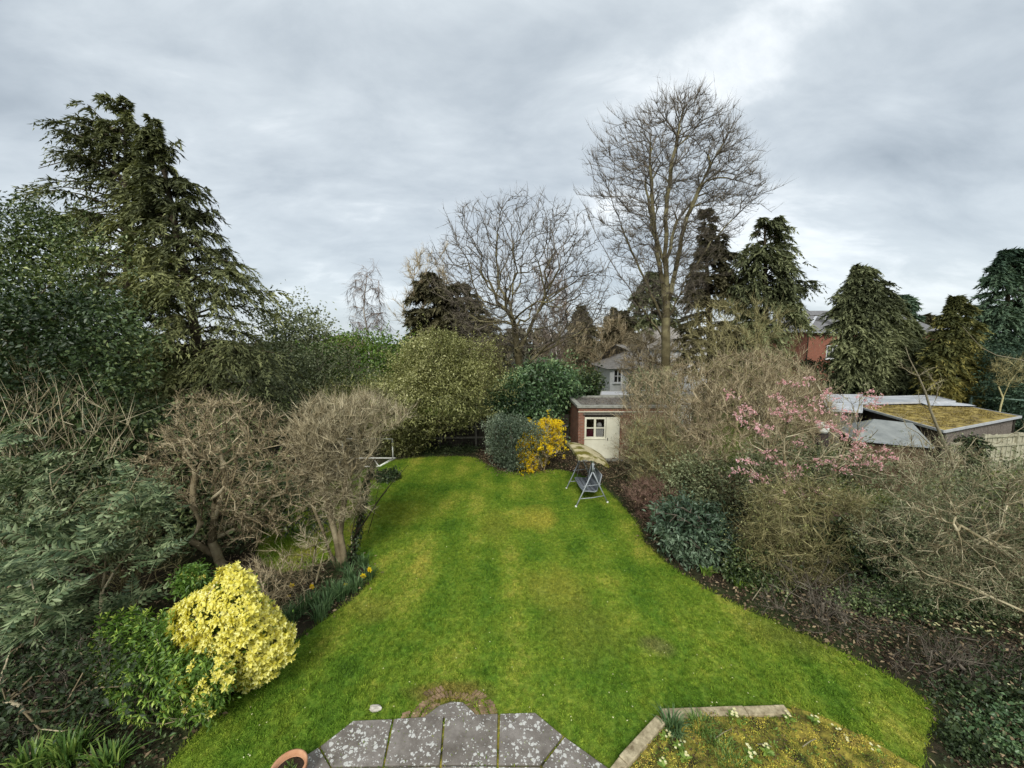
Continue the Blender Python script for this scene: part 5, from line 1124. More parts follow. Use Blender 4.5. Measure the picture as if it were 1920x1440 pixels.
# ---- middle bare tree
m0 = P_(972, 640, 23.5); f0 = P_(968, 655, 23.5)
rows = [(368, 960, 1010), (385, 900, 1060), (410, 860, 1095), (450, 825, 1125), (500, 800, 1150), (550, 800, 1165), (600, 830, 1160), (640, 850, 1110), (670, 855, 940)]
X = lambda px, py, Y=23.5, dy=0: (at(px, py, Y)[0], Y + dy, at(px, py, Y)[2])
bare_tree('spreading_tree', 'wide domed bare tree in the middle with low spreading limbs', 'tree', E(23.5, rows, lump=.08, ds=.9), [[(m0[0] + .1, 23.5, -.1), X(976, 700), X(970, 650), X(960, 590), X(957, 545)], [X(976, 693), X(1010, 665, 23.5, .3), X(1060, 640, 23.5, .6), X(1110, 612, 23.5, .6)], [X(971, 670), X(1000, 600, 23.5, -.3), X(1020, 560, 23.5, -.5), X(1040, 520, 23.5, -.6)]],
          2500, M['bark_tree'], 42, bf=.22, ang=.75, rt=.0115, e=2.25, rmax=.36, ntw=8500, tw=(.25, .65), twr=.0095, up=.25, spread=.6, shell=.25, twmat=M['bark_twig'], growup=.15, ypow=1.7, curl=.6)
# ---- tall right bare tree
rows = [(158, 1272, 1308), (185, 1235, 1340), (220, 1185, 1385), (260, 1130, 1412), (300, 1115, 1425), (350, 1100, 1440), (400, 1105, 1410), (450, 1125, 1380), (500, 1150, 1350), (550, 1160, 1330), (600, 1165, 1310)]
Y_ = 21.5; X = lambda px, py, dy=0: (at(px, py, Y_)[0], Y_ + dy, at(px, py, Y_)[2])
ex = np.array([X(1470, 347), X(1450, 362), X(1430, 385), X(1082, 365), X(1095, 385), X(1075, 355), X(1110, 560, .5), X(1120, 600), X(1400, 430, .5)])
bare_tree('tall_tree', 'tallest bare tree right of centre with upswept branches', 'tree', E(Y_, rows, lump=.08, ds=.85), [[X(1248, 800)[:2] + (-.1,), X(1248, 650), X(1250, 560), X(1247, 480), X(1250, 390), X(1262, 300), X(1280, 210)], [X(1250, 570), X(1264, 510, -.2), X(1275, 430, -.4), X(1310, 340, -.6), X(1350, 265, -.8)],
    [X(1250, 620), X(1225, 550, .3), X(1190, 470, .5), X(1160, 380, .8), X(1135, 300, 1)], [X(1250, 590), X(1228, 500, -.5), X(1212, 400, -.9), X(1205, 310, -1.1)], [X(1252, 600), X(1290, 530, .5), X(1350, 445, .9), X(1410, 385, 1.1)],
    [X(1250, 640), X(1205, 590, -.4), X(1150, 510, -.6), X(1105, 430, -.7)], [X(1250, 560), X(1262, 480, .8), X(1290, 400, 1.3), X(1345, 330, 1.6), X(1385, 290, 1.8)], [X(1249, 500), X(1232, 420, .7), X(1225, 320, 1.2), X(1222, 250, 1.4)]],
          2700, M['bark_tree'], 43, bf=.3, ang=1.2, rt=.0105, e=2.3, rmax=.42, ntw=11000, tw=(.3, .8), twr=.009, up=.8, spread=.36, wob=.02, curl=.2, shell=.2, extra=ex, twmat=M['bark_twig'], growup=.22, ypow=1.5)
# ---- conifers beyond
def con(label, Y, rows, mat, seed, group=None, **k):
    a = dict(nb=140, kb=20, mb=11, ll=.40, lw=.17, droop=.40, lift=.22, trunk_r=.28, zbot=.5, spray=1.0, hang=.5, jit=.3, dsy=.85); a.update(k)
    return conifer('conifer_tree', label, E(Y, rows), M[mat], M['bark_dark'], seed, group=group, **a)
con('brownish clump of conifer with notched top left of the middle bare tree', 34, [(510, 803, 812), (525, 785, 830), (560, 775, 855), (620, 765, 880), (700, 760, 900), (None, 780, 880)], 'conif_brown', 51, kb=20, ll=.45, lw=.2)
con('second brown green conifer directly behind the middle bare tree', 33, [(530, 850, 872), (555, 830, 890), (600, 820, 925), (660, 810, 950), (None, 830, 930)], 'conif_brown', 52, kb=20, ll=.42, lw=.18)
con('small distant pointed conifer behind the middle tree limbs', 45, [(573, 1086, 1092), (600, 1075, 1104), (640, 1062, 1115), (690, 1055, 1122), (None, 1060, 1118)], 'conif_brown', 53, nb=80, ll=.5, lw=.25)
con('rounded dark conifer just left of the tall bare trunk', 42, [(508, 1215, 1235), (530, 1195, 1250), (580, 1180, 1262), (630, 1170, 1270), (None, 1175, 1265)], 'conif_dark', 54, kb=20, ll=.4, lw=.18)
con('pointed dark conifer with a thin spire right of the tall trunk', 26, [(388, 1316, 1322), (420, 1308, 1334), (460, 1302, 1360), (500, 1290, 1372), (560, 1278, 1390), (620, 1272, 1405), (700, 1275, 1410), (None, 1290, 1400)], 'conif_brown', 55, nb=140, kb=22, ll=.30, lw=.12)
con('twin topped dark cypress with drooping sprays, edge of the house', 25, [(405, 1418, 1448), (440, 1385, 1472), (480, 1378, 1488), (530, 1372, 1497), (590, 1375, 1508), (640, 1380, 1515), (None, 1390, 1500)], 'conif_dark', 56, nb=150, kb=22, ll=.30, lw=.11, droop=.5, lift=.35, hang=.75, jit=.4, dens_gap=-.75)
con('big dark conifer standing in front of the red brick house', 27, [(494, 1602, 1608), (512, 1590, 1630), (530, 1575, 1645), (560, 1566, 1668), (600, 1560, 1690), (640, 1570, 1712), (680, 1574, 1725), (712, 1575, 1725), (735, 1590, 1700)], 'conif_dark', 57, nb=190, kb=24, mb=12, ll=.29, lw=.11, droop=.4, hang=.6, zbot=1.9)
con('dull green conifer tucked against the right side of the big house conifer', 28.5, [(600, 1692, 1706), (625, 1685, 1722), (650, 1678, 1732), (690, 1676, 1742), (None, 1685, 1740)], 'grey_leaf', 157, nb=110)
con('narrow bluish redwood spire between the two house roofs', 52, [(552, 1686, 1692), (570, 1676, 1704), (600, 1670, 1716), (640, 1662, 1722), (None, 1660, 1725)], 'conif_blue', 58, nb=90, kb=20, ll=.6, lw=.3, jit=.1)
con('golden green conifer right of the house, yellowed on its right side', 24, [(554, 1784, 1792), (585, 1766, 1815), (620, 1750, 1830), (660, 1742, 1842), (700, 1740, 1850), (735, 1752, 1840), (None, 1765, 1825)], 'conif_gold', 59, nb=150, kb=22, ll=.28, lw=.11)
con('tall dark blue green conifer cut by the right edge', 25, [(466, 1880, 1892), (490, 1850, 1925), (530, 1838, 1960), (580, 1826, 1985), (640, 1820, 2000), (None, 1840, 1990)], 'conif_blue', 60, nb=170, kb=22, ll=.30, lw=.12)
con('tree top just beyond the house roof, small and dark', 60, [(590, 1733, 1740), (605, 1722, 1748), (640, 1712, 1755), (None, 1712, 1755)], 'conif_brown', 61, nb=60, ll=.7, lw=.35)
con('dark conifer at the far side of the white house, mostly hidden', 38, [(575, 1150, 1165), (600, 1140, 1180), (650, 1130, 1190), (None, 1135, 1185)], 'conif_brown', 62, nb=70, ll=.5, lw=.25)
bush('yew_hedge', 'flat topped evergreen hedge under the right hand tall conifer', E(22.5, [(648, 1850, 1930), (660, 1845, 2000), (700, 1840, 2050), (None, 1845, 2050)], lump=.12), M['conif_blue'], 63, 1300, 12, .12, .05, .2, .7, .2, M['bark_dark'])
bush('dark_shrub', 'dark evergreen shrub at the foot of the house conifer', E(28, [(680, 1545, 1580), (700, 1535, 1640), (730, 1530, 1760), (None, 1540, 1760)], lump=.2), M['conif_dark'], 64, 900, 12, .18, .08, .3, .6, .2, M['bark_dark'])
bush('cypress_bush', 'small upright evergreen against the red brick wall', E(33, [(678, 1514, 1522), (700, 1508, 1530), (None, 1508, 1530)], lump=.1), M['conif_dark'], 65, 300, 12, .16, .07, .2, .6, .2, M['bark_dark'], nst=30)
bush('garden_hedge', 'long low dark hedge in front of the right hand conifers', E(26.5, [(722, 1560, 2000), (738, 1550, 2050), (None, 1550, 2050)], lump=.06, ds=.1), M['camellia'], 66, 1500, 12, .16, .08, .2, .6, .3, None)
bush('rhododendron_bush', 'dark shrub in the shade left of the white house', E(29, [(698, 1070, 1105), (712, 1060, 1125), (725, 1060, 1128), (None, 1062, 1125)], lump=.12), M['camellia'], 67, 500, 12, .18, .09, .3, .6, .2, M['bark_dark'])
bush('ivy_bush', 'dull green shrub covering the corner of the white house', E(19.5, [(695, 1188, 1235), (712, 1174, 1262), (745, 1172, 1280), (None, 1178, 1270)], lump=.15), M['grey_leaf'], 68, 800, 12, .09, .04, .2, .6, .2, M['bark_twig'], sprigs=40)
# bare brown trees in the distance
def farbare(label, Y, rows, seed, n=320, mat='thicket', ntw=2400, **k):
    cx_ = (rows[-1][1] + rows[-1][2]) / 2; b = P_(cx_, 640, Y)
    a = dict(rt=.014, rmax=.2, tw=(.4, 1.0), twr=.016, up=.4, spread=.6, shell=.15, ks=(7, 4, 3), second=.5, bf=.2, growup=.3); a.update(k)
    return bare_tree('bare_tree', label, 'tree', E(Y, rows, lump=.1), [[(b[0], Y, -.1), (b[0] + .1, Y, 2.0)]], n, M[mat], seed, ntw=ntw, **a)
farbare('hazy brown bare tree behind the low right limb of the middle tree', 34, [(560, 1040, 1070), (600, 1010, 1100), (650, 1000, 1110), (720, 1005, 1110), (745, 1020, 1090)], 71)
farbare('brown bare tree between the middle tree and the white house', 36, [(590, 1130, 1160), (620, 1115, 1180), (660, 1105, 1185), (700, 1105, 1170), (740, 1115, 1160)], 72)
farbare('pale trunked bare birch behind the middle tree', 32, [(480, 1020, 1050), (520, 1005, 1065), (580, 1000, 1070), (640, 1005, 1065), (690, 1015, 1055)], 73, 260, 'bark_birch', 1500, twmat=M['birch_twig'], rmax=.13)
farbare('faint bare tree spreading left of the brown conifers', 36, [(470, 775, 830), (510, 750, 850), (560, 745, 860), (620, 750, 850), (700, 780, 830)], 74, 260)
farbare('low bare shrub on the skyline left of the birch', 30, [(632, 640, 680), (650, 620, 690), (700, 620, 690), (740, 640, 680)], 75, 160, 'thicket', 900)
farbare('bare tangle in front of the brown conifer and under the middle tree', 26, [(640, 860, 930), (670, 850, 950), (710, 850, 950), (745, 870, 930)], 76, 260, 'olive_twig', 2000, twr=.011)
farbare('bare shrub against the dark conifers behind the thicket', 20, [(555, 1330, 1400), (580, 1300, 1480), (620, 1280, 1500), (680, 1280, 1500), (740, 1320, 1460)], 77, 420, 'olive_twig', 2600, twr=.008, tw=(.3, .7), rt=.009)
farbare('small bare tree under the hedge at the right edge', 21, [(672, 1865, 1915), (690, 1855, 1930), (730, 1870, 1910)], 78, 110, 'olive_twig', 600, twr=.008, tw=(.2, .5), rt=.009)
farbare('grey brown bare tangle in front of the white house roofs', 25, [(625, 1180, 1230), (650, 1160, 1270), (690, 1160, 1280), (730, 1175, 1270)], 79, 520, 'thicket', 4200, twr=.011, rt=.010, tw=(.3, .7))
# ================================================================== nearer borders, left
# gnarled tree
Y_ = 8.9; X = lambda px, py, dy=0: (at(px, py, Y_ + dy)[0], Y_ + dy, at(px, py, Y_ + dy)[2])
b = gr(428, 1080)
rows = [(745, 340, 440), (770, 312, 520), (820, 298, 578), (870, 292, 590), (920, 305, 585), (960, 340, 575), (995, 400, 540)]
gn, pos, par, dr, R, tips, td, r = bare_tree('gnarled_tree', 'gnarled bare old fruit tree with twisting limbs on the left', 'tree', E(Y_, rows, lump=.22, lf=1.8), [
    [(b[0], b[1], -.1), X(414, 1052), X(400, 1012), X(405, 965), X(425, 905), X(420, 880, .1), X(402, 905, .2)],
    [X(402, 1040), X(365, 1015, -.2), X(372, 985, -.2), X(360, 950, -.2), X(345, 930), X(325, 915)], [X(403, 985), X(385, 955, .3), X(362, 925, .3), X(330, 910, .4)], [X(402, 1010), X(440, 990, .2), X(470, 975, .3), X(520, 950, .4)],
    [X(404, 1000), X(415, 1000, -.4), X(428, 950, -.5), X(440, 880, -.5), X(436, 830, -.4)]],
    1200, M['bark_apple'], 81, bf=.12, ang=.55, rt=.0068, e=2.15, rmax=.14, ntw=10500, tw=(.08, .28), twr=.0042, up=.2, spread=.8, shell=.15, wob=.16, seg=.2, twmat=M['thicket'], ypow=1.2, thick=.02, growup=0)
g = Geo(); q = tips[r.choice(len(tips), 900)]; scatter_leaves(g, q, unit(r.normal(size=q.shape)), r, 2, .03, .032, .018); g.build('buds', M['olive_leaf'], gn)
# ivy clad multi stemmed tree
Y_ = 9.2; rows = [(742, 590, 720), (762, 560, 755), (790, 545, 762), (815, 540, 722), (850, 540, 705), (890, 545, 700), (930, 560, 695), (960, 580, 680)]
b = gr(640, 1062)
iv_, pos, par, dr, R, tips, td, r = bare_tree('multi_stemmed_tree', 'dense twiggy multi-stemmed bare tree with upright fawn shoots by the lawn', 'tree', E(Y_, rows, lump=.1), [
    [(b[0], b[1], -.1), X(630, 1020), X(622, 960), X(600, 900), X(590, 860)], [(b[0] + .12, b[1], -.1), X(640, 1000), X(645, 930), X(650, 870)], [(b[0] + .25, b[1], -.1), X(655, 1010, .1), X(672, 940, .2), X(690, 880, .2)],
    [(b[0] - .1, b[1], -.1), X(618, 1030, -.2), X(605, 990, -.3), X(585, 945, -.3)], [X(628, 1000), X(615, 930, .4), X(620, 870, .4)]],
    1100, M['bark_apple'], 82, bf=.12, ang=.8, rt=.0062, e=2.15, rmax=.085, ntw=9500, tw=(.14, .42), twr=.0052, up=.6, spread=.6, shell=.1, wob=.1, seg=.25, twmat=M['straw_twig'], ypow=1.3, thick=.018, growup=.25)
# ivy on its lean stem
sl = thing('ivy_clad_tree', 'leaning ivy wrapped stem right of the multi-stemmed tree', 'tree', (gr(655, 1060)[0], gr(655, 1060)[1], 0))
pts = [np.array(p) for p in ((gr(655, 1062)[0], 9.0, -.05), X(668, 1010, .1), X(680, 950, .2), X(688, 905, .2), X(700, 870, .3))]
MB().tube(pts, [.07, .06, .05, .04, .02], 8).build('trunk', M['bark_dark'], sl, True)
r = np.random.default_rng(9); f = r.uniform(0, 1, 900); seg = np.array(pts); idx = np.minimum((f * 4).astype(int), 3); fr2 = f * 4 - idx; q = seg[idx] * (1 - fr2[:, None]) + seg[idx + 1] * fr2[:, None]
o_ = unit(r.normal(size=q.shape)); q = q + o_ * (.12 * (1 - .6 * f))[:, None] * r.uniform(.4, 1.2, (len(q), 1)); V, F = leaf_quads(q, unit(o_ - np.array([[0, 0, .7]])), o_, .07, .06); g = Geo(); g.add(V, F, np.repeat(r.uniform(0, .7, len(q)), 4)); g.build('ivy', M['ivy'], sl)
# dark arching branch over the lawn
ab = thing('lean_branch', 'thin dark forked branch arching out over the lawn', 'branch', (gr(660, 1050)[0], 9.0, 0))
MB().tube([X(662, 1010), X(690, 968), X(712, 935), X(735, 905), X(765, 872)], [.026, .022, .018, .012, .005], 6).build('stem', M['bark_dark'], ab, True)
MB().tube([X(712, 935), X(725, 920, -.1), X(733, 893, -.1), X(740, 885, -.1)], [.012, .009, .006, .003], 5).build('stem', M['bark_dark'], ab, True)
MB().tube([X(690, 1000), X(702, 960, -.1), X(706, 930, -.1), X(716, 890, -.2)], [.010, .009, .006, .003], 5).build('stem', M['bark_dark'], ab, True)
# slender grey sapling shrubs in the daffodil bed
def stems_shrub(name, label, Y, base_px, rows, n, mat, seed, nst=5, cat='shrub', **k):
    a = dict(bf=.15, ang=.7, rt=.005, e=2.2, rmax=.03, ntw=n * 3, tw=(.1, .3), twr=.004, up=.4, spread=.6, shell=.1, wob=.12, seg=.25, ks=(6, 4, 3), thick=.015, names=('stems', 'twigs')); a.update(k)
    r = np.random.default_rng(seed); b = at(base_px, yg(Y), Y); ev = E(Y, rows, lump=.12); lw_ = at(rows[0][1], 640, Y)[0], at(rows[0][2], 640, Y)[0]
    st = []
    for i in range(nst):
        th = 2 * PI * i / nst + r.uniform(-.3, .3); d = np.array([math.cos(th) * .35, math.sin(th) * .35, 1]); p0 = np.array([b[0] + math.cos(th) * .08, Y + math.sin(th) * .08, -.05]); st.append([p0, p0 + d * .25, p0 + d * .5 + r.normal(size=3) * .04])
    return bare_tree(name, label, cat, ev, st, n, M[mat], seed, **a)
stems_shrub('sapling', 'thin pale grey sapling standing among the daffodils', 8.4, 585, [(985, 560, 615), (1010, 550, 635), (1060, 560, 625), (1100, 570, 605)], 110, 'lichen', 83, 3, ntw=500)
stems_shrub('dead_shrub', 'low hazy brown twig bush behind the yellow choisya', 7.6, 500, [(1050, 440, 545), (1075, 430, 570), (1110, 440, 570), (1150, 460, 550)], 260, 'thicket', 84, 6, twr=.0035, ntw=1500, tw=(.12, .35))
# arching bare shrub left
ar, pos, par, dr, R, tips, td, r = stems_shrub('arching_shrub', 'bare shrub with long straight upswept pale shoots on the left', 8.6, 60, [(700, 0, 40), (720, -60, 130), (750, -100, 230), (790, -130, 255), (840, -120, 240), (880, -80, 200)], 300, 'straw_twig', 85, 8, growup=.5, up=1.1, tw=(.4, 1.1), ntw=420, twr=.0065, spread=.45, ang=1.0, rt=.0065, second=.15)
# elder-like thin shoots towards the gnarled tree
stems_shrub('thin_shoots', 'arching olive shoots spreading under the gnarled tree', 7.6, 250, [(900, 230, 300), (940, 170, 320), (990, 150, 330), (1050, 150, 330), (1110, 180, 330)], 200, 'olive_twig', 86, 7, up=.2, ntw=700, tw=(.2, .6), twr=.004)
# ---- mahonia: every frond is a part of its bush
def frond_mesh(seed, pairs=8, Ln=.42, lf=.115, wf=.046):
    r = np.random.default_rng(seed); g = Geo(); K = 8
    s = np.linspace(0, 1, K + 1); C = np.stack([s * Ln, 0 * s, .16 * Ln * np.sin(s * 2.6) - .30 * Ln * s * s], 1)
    d = unit(np.gradient(C, axis=0)); V, F = tubes(C[:-1], C[1:], np.full(K, .0035), np.full(K, .0025), d[:-1], d[1:], 3); g.add(V, F, .9)
    P, D, Nn, Ls, Ws = [], [], [], [], []
    for k in range(pairs):
        f = .18 + .78 * k / (pairs - 1); p = np.array([np.interp(f, s, C[:, i]) for i in range(3)]); q = math.sin(PI * (.25 + .62 * f))
        for sd in (-1, 1): P.append(p); D.append([.42 + .3 * f, sd, -.18 + r.normal() * .1]); Nn.append([r.normal() * .2, -sd * .25, 1]); Ls.append(lf * q * r.uniform(.9, 1.1)); Ws.append(wf * q)
    P.append(C[-1]); D.append([1, 0, -.3]); Nn.append([0, 0, 1]); Ls.append(lf); Ws.append(wf)
    V, F = leaf_quads(np.array(P), np.array(D, float), unit(np.array(Nn, float)), np.array(Ls), np.array(Ws), -.3); g.add(V, F, np.repeat(r.uniform(.1, .95, len(P)), 4))
    o = g.build('frond', M['mahonia'], None); COL.objects.unlink(o); return o.data
FR = [frond_mesh(k, p, l) for k, (p, l) in enumerate(((8, .42), (9, .48), (7, .36), (10, .54)))]
def mahonia(label, px, py0, Y, rows, nwh, seed, nf=11, scale=1.0, extra=None):
    r = np.random.default_rng(seed); b = at(px, yg(Y), Y); t = thing('mahonia_bush', label, 'shrub', (b[0], Y, 0), None)
    ev = E(Y, rows, lump=.1); P, out, _ = ev.pts(nwh, r, .55); keep = P[:, 2] > .25; P, out = P[keep], out[keep]
    pos, par, dr = grow([stemchain([(b[0], Y, -.05), (b[0] + .05, Y, .4)], .2)], P - np.array([0, 0, .12]), .35, .6, .3, .06, r); R = radii(par, .011, 2.2, .05); g = Geo(); wood(pos, par, dr, R, .02, g, g, r, ks=(6, 5, 4)); g.build('stems', M['bark_apple'], t, True)
    for k in range(len(P)):
        for q in range(nf):
            az = q * 2.399 + r.uniform(-.3, .3); el = r.uniform(-.25, .9); o = bpy.data.objects.new('frond', FR[int(r.integers(0, 4))]); COL.objects.link(o); o.parent = t
            o.location = tuple(P[k] - np.array([b[0], Y, 0]) + np.array([0, 0, r.uniform(-.12, .05)])); o.rotation_euler = (r.normal() * .5, -el, az); s = scale * r.uniform(.75, 1.2); o.scale = (s, s, s)
    return t
mahonia('grey green mahonia with long toothed fronds reaching right, middle left', 190, 0, 6.9, [(868, 60, 200), (900, 30, 270), (950, 0, 300), (1020, 0, 320), (1100, 20, 310), (1170, 60, 260)], 30, 91, 9, 1.35)
mahonia('large leaved mahonia low at the left edge, fronds drooping', 20, 0, 5.6, [(1060, -80, 60), (1120, -120, 110), (1200, -140, 120), (1280, -120, 90)], 15, 92, 9, 1.25)
mahonia('lighter mahonia higher up at the left edge above the dark gap', -10, 0, 7.6, [(815, -80, 40), (850, -120, 80), (900, -130, 90), (960, -120, 60)], 12, 93, 9, 1.35)
bush('pieris_bush', 'feathery pale green foliage between the upper left mahonias', E(7.3, [(862, 0, 120), (890, -60, 250), (940, -100, 280), (1000, -100, 270), (1080, -80, 220)], lump=.2), M['grey_leaf'], 94, 420, 12, .07, .022, .12, .6, .2, M['bark_apple'], sprigs=60)
# ---- choisya: golden bush, every leaf cluster a part
def cluster_mesh(seed, mat, n=9, L_=.060, W_=.034, subs=4, sp=.052):
    r = np.random.default_rng(seed); g = Geo()
    for q in range(subs):      # a shoot carries a few rosettes
        th = q * 2.1 + r.uniform(-.4, .4); o_ = np.array([math.cos(th) * sp * (q > 0), math.sin(th) * sp * (q > 0), r.uniform(-.03, .025)]); sc = r.uniform(.8, 1.1)
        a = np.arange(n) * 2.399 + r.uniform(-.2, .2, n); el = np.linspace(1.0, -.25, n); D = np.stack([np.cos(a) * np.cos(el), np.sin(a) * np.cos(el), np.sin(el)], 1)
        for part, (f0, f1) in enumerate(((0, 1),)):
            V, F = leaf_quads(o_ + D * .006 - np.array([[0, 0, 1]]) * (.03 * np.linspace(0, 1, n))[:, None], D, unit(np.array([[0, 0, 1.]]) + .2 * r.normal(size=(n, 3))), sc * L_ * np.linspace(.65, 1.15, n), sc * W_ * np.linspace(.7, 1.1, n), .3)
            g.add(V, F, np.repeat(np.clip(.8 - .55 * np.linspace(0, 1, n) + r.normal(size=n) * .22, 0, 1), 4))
    o = g.build('leaf_cluster', mat, None); COL.objects.unlink(o); return o.data
CY = [cluster_mesh(k, M['choisya_y'], 11, .058, .036) for k in range(4)]; CG = [cluster_mesh(k + 9, M['choisya_g'], 8, .075, .026, 2) for k in range(3)]
def choisya(label, px, Y, rows, n, seed, meshes, scale, cut=None, lump=.08, below=None):
    r = np.random.default_rng(seed); b = at(px, yg(Y), Y); t = thing('choisya_bush', label, 'shrub', (b[0], Y, 0)); ev = E(Y, rows, lump=lump)
    P, out, _ = ev.pts(n * 6, r, .9)
    out = unit(out * np.array([1, 1, 1]) + np.array([[0, 0, .35]])); sel = [0]; d = np.linalg.norm(P - P[0], axis=1)      # evenly spread
    for _ in range(n - 1): j = int(np.argmax(d)); sel.append(j); d = np.minimum(d, np.linalg.norm(P - P[j], axis=1))
    P, out = P[sel], out[sel]; keep = P[:, 2] > .12; P, out = P[keep], out[keep]
    pos, par, dr = grow([stemchain([(b[0], Y, -.05), (b[0], Y, .25)], .15)], P[::3], .35, .6, .25, .05, r); R = radii(par, .006, 2.2, .035); g = Geo(); wood(pos, par, dr, R, .012, g, g, r, ks=(6, 4, 3)); g.build('stems', M['bark_apple'], t, True)
    for k in range(len(P)):
        o = bpy.data.objects.new('leaf_cluster', meshes[int(r.integers(0, len(meshes)))]); COL.objects.link(o); o.parent = t; o.location = tuple(P[k] - np.array([b[0], Y, 0]))
        q = Vector(out[k] + r.normal(size=3) * .25).to_track_quat('Z', 'Y'); o.rotation_mode = 'QUATERNION'; o.rotation_quaternion = q; s = scale * r.uniform(.8, 1.2); o.scale = (s, s, s)
    Pi, oi, _ = ev.pts(420, r, .2); Pi = (Pi - Pi.mean(0)) * .88 + Pi.mean(0); Pi = Pi[Pi[:, 2] > .1]; g = Geo(); scatter_leaves(g, Pi, oi[:len(Pi)], r, 8, .08, .08, .03, tint=np.full(len(Pi), .25)); g.build('inner_leaves', M['choisya_g'], t)
    return t
choisya('rounded golden yellow choisya glowing beside the lawn', 430, 5.75, [(1060, 410, 445), (1080, 380, 475), (1105, 352, 494), (1135, 325, 512), (1165, 335, 525), (1195, 355, 536), (1220, 380, 530), (1250, 400, 505), (1272, 410, 475)], 298, 101, CY, 1.3, lump=.36)
choisya('green lower growth of choisya left of the golden bush', 280, 5.3, [(1135, 290, 350), (1160, 220, 370), (1200, 175, 390), (1250, 170, 395), (1290, 190, 380), (1320, 240, 350)], 130, 102, CG, 1.25, lump=.45)
choisya('sparse choisya sprigs with a few yellow tips under the golden bush', 390, 5.05, [(1215, 330, 440), (1250, 310, 450), (1300, 310, 430), (1340, 310, 400)], 60, 103, CG[:1] + CY[:1], 1.0, lump=.3)
choisya('little yellow tipped sprig on the left shoulder of the golden bush', 352, 6.3, [(1068, 345, 372), (1085, 340, 378), (1105, 345, 372)], 16, 104, CY[:2] + CG[:1], 1.1)
bush('viburnum_bush', 'dark tangled evergreen filling the lower left corner bank', E(5.0, [(1215, -60, 140), (1260, -150, 220), (1310, -200, 240), (1380, -220, 220), (None, -220, 200)], lump=.25), M['ivy'], 105, 420, 12, .05, .026, .10, .6, .2, M['bark_apple'], sprigs=20)
stems_shrub('dead_shrub', 'dark brown tangle of dead twigs on the bank below the mahonia', 5.3, 90, [(1190, -60, 200), (1230, -120, 260), (1290, -160, 270), (1350, -160, 250), (1400, -120, 230)], 380, 'bark_twig', 106, 8, ntw=1800, twr=.0032, tw=(.1, .3))
# ---- strap leaved clumps and daffodils
for k, (x, y, n_, h, l) in enumerate(((130, 1432, 120, .5, 'arching strap leaved clump in the bottom left corner'), (60, 1445, 90, .45, 'strap leaved clump cut by the bottom left corner'), (205, 1445, 90, .40, 'broad strap leaved clump beside the lawn at bottom left'))):
    strap_clump('strap_leaf_clump', l, 'plant', x, y, 0, n_, h, .013, .16, M['strap'], 120 + k, 'strap leaved clumps in the lower left bed')
rd = np.random.default_rng(8)
for k, (x, y, n_) in enumerate(((560, 1150, 150), (585, 1135, 150), (610, 1140, 130), (640, 1120, 150), (668, 1105, 150), (690, 1085, 110), (545, 1165, 110), (620, 1115, 110), (655, 1085, 100), (600, 1160, 90), (680, 1060, 100), (640, 1065, 80))):
    strap_clump('bulb_leaf_clump', 'dense clump of daffodil leaves in the island bed at the lawn edge', 'plant', x, y, 0, n_, .34, .0075, .16, M['daff_leaf'], 140 + k, 'daffodil leaf clumps round the multi-stemmed tree', .7)
DF = [(541, 1120, 'lower of the two daffodils nearest the golden bush'), (547, 1098, 'upper of the two daffodils nearest the golden bush'), (585, 1100, 'single daffodil in front of the grey sapling'), (641, 1113, 'lower daffodil of the pair left of the lawn edge'),
      (648, 1098, 'upper daffodil of the pair left of the lawn edge'), (681, 1080, 'daffodil nearest the lawn, below the tallest one'), (693, 1068, 'tallest daffodil at the right end of the row')]
def daffodil(px, py, Y, label, seed):
    r = np.random.default_rng(seed); c = at(px, py, Y); t = thing('daffodil', label, 'daffodil', (c[0], Y, 0), 'yellow daffodils beside the lawn')
    MB().tube([(c[0] + r.uniform(-.04, .04), Y + .02, 0), (c[0], Y, c[2] * .6), (c[0], Y, c[2])], .005, 5).build('stalk', M['daff_leaf'], t, True)
    f = unit(np.array([r.uniform(-.6, .6), -1, .1])); u, v = perp(f[None]); a = np.arange(6) * PI / 3; D = u * np.cos(a)[:, None] + v * np.sin(a)[:, None]
    V, F = leaf_quads(np.tile(c, (6, 1)) + D * .01, D, np.tile(f, (6, 1)), .065, .052, 0); g = Geo(); g.add(V, F, .5); g.build('petals', M['daff'], t)
    MB().tube([c, c + f * .02, c + f * .045], [.014, .016, .024], 10, False).build('trumpet', M['forsythia'], t, True)
for k, (x, y, l) in enumerate(DF):
    daffodil(x, y, at(x, 640, 7.9)[1] if x < 600 else 8.3, l, 160 + k)
for k, (x, y, l) in enumerate(((716, 896, 'left small white bloom clump at the foot of the goal'), (735, 898, 'right small white bloom clump at the foot of the goal'))): primrose(x, y, .02, l, 'pale blooms by the goal', 3, 1.5, 170 + k)
bush('low_plant', 'small dark leafy plant between goal and lawn', E(15.2, [(884, 712, 745), (895, 700, 752), (None, 705, 748)], lump=.1), M['ivy'], 172, 120, 12, .07, .04, .06, .5, .3, None)

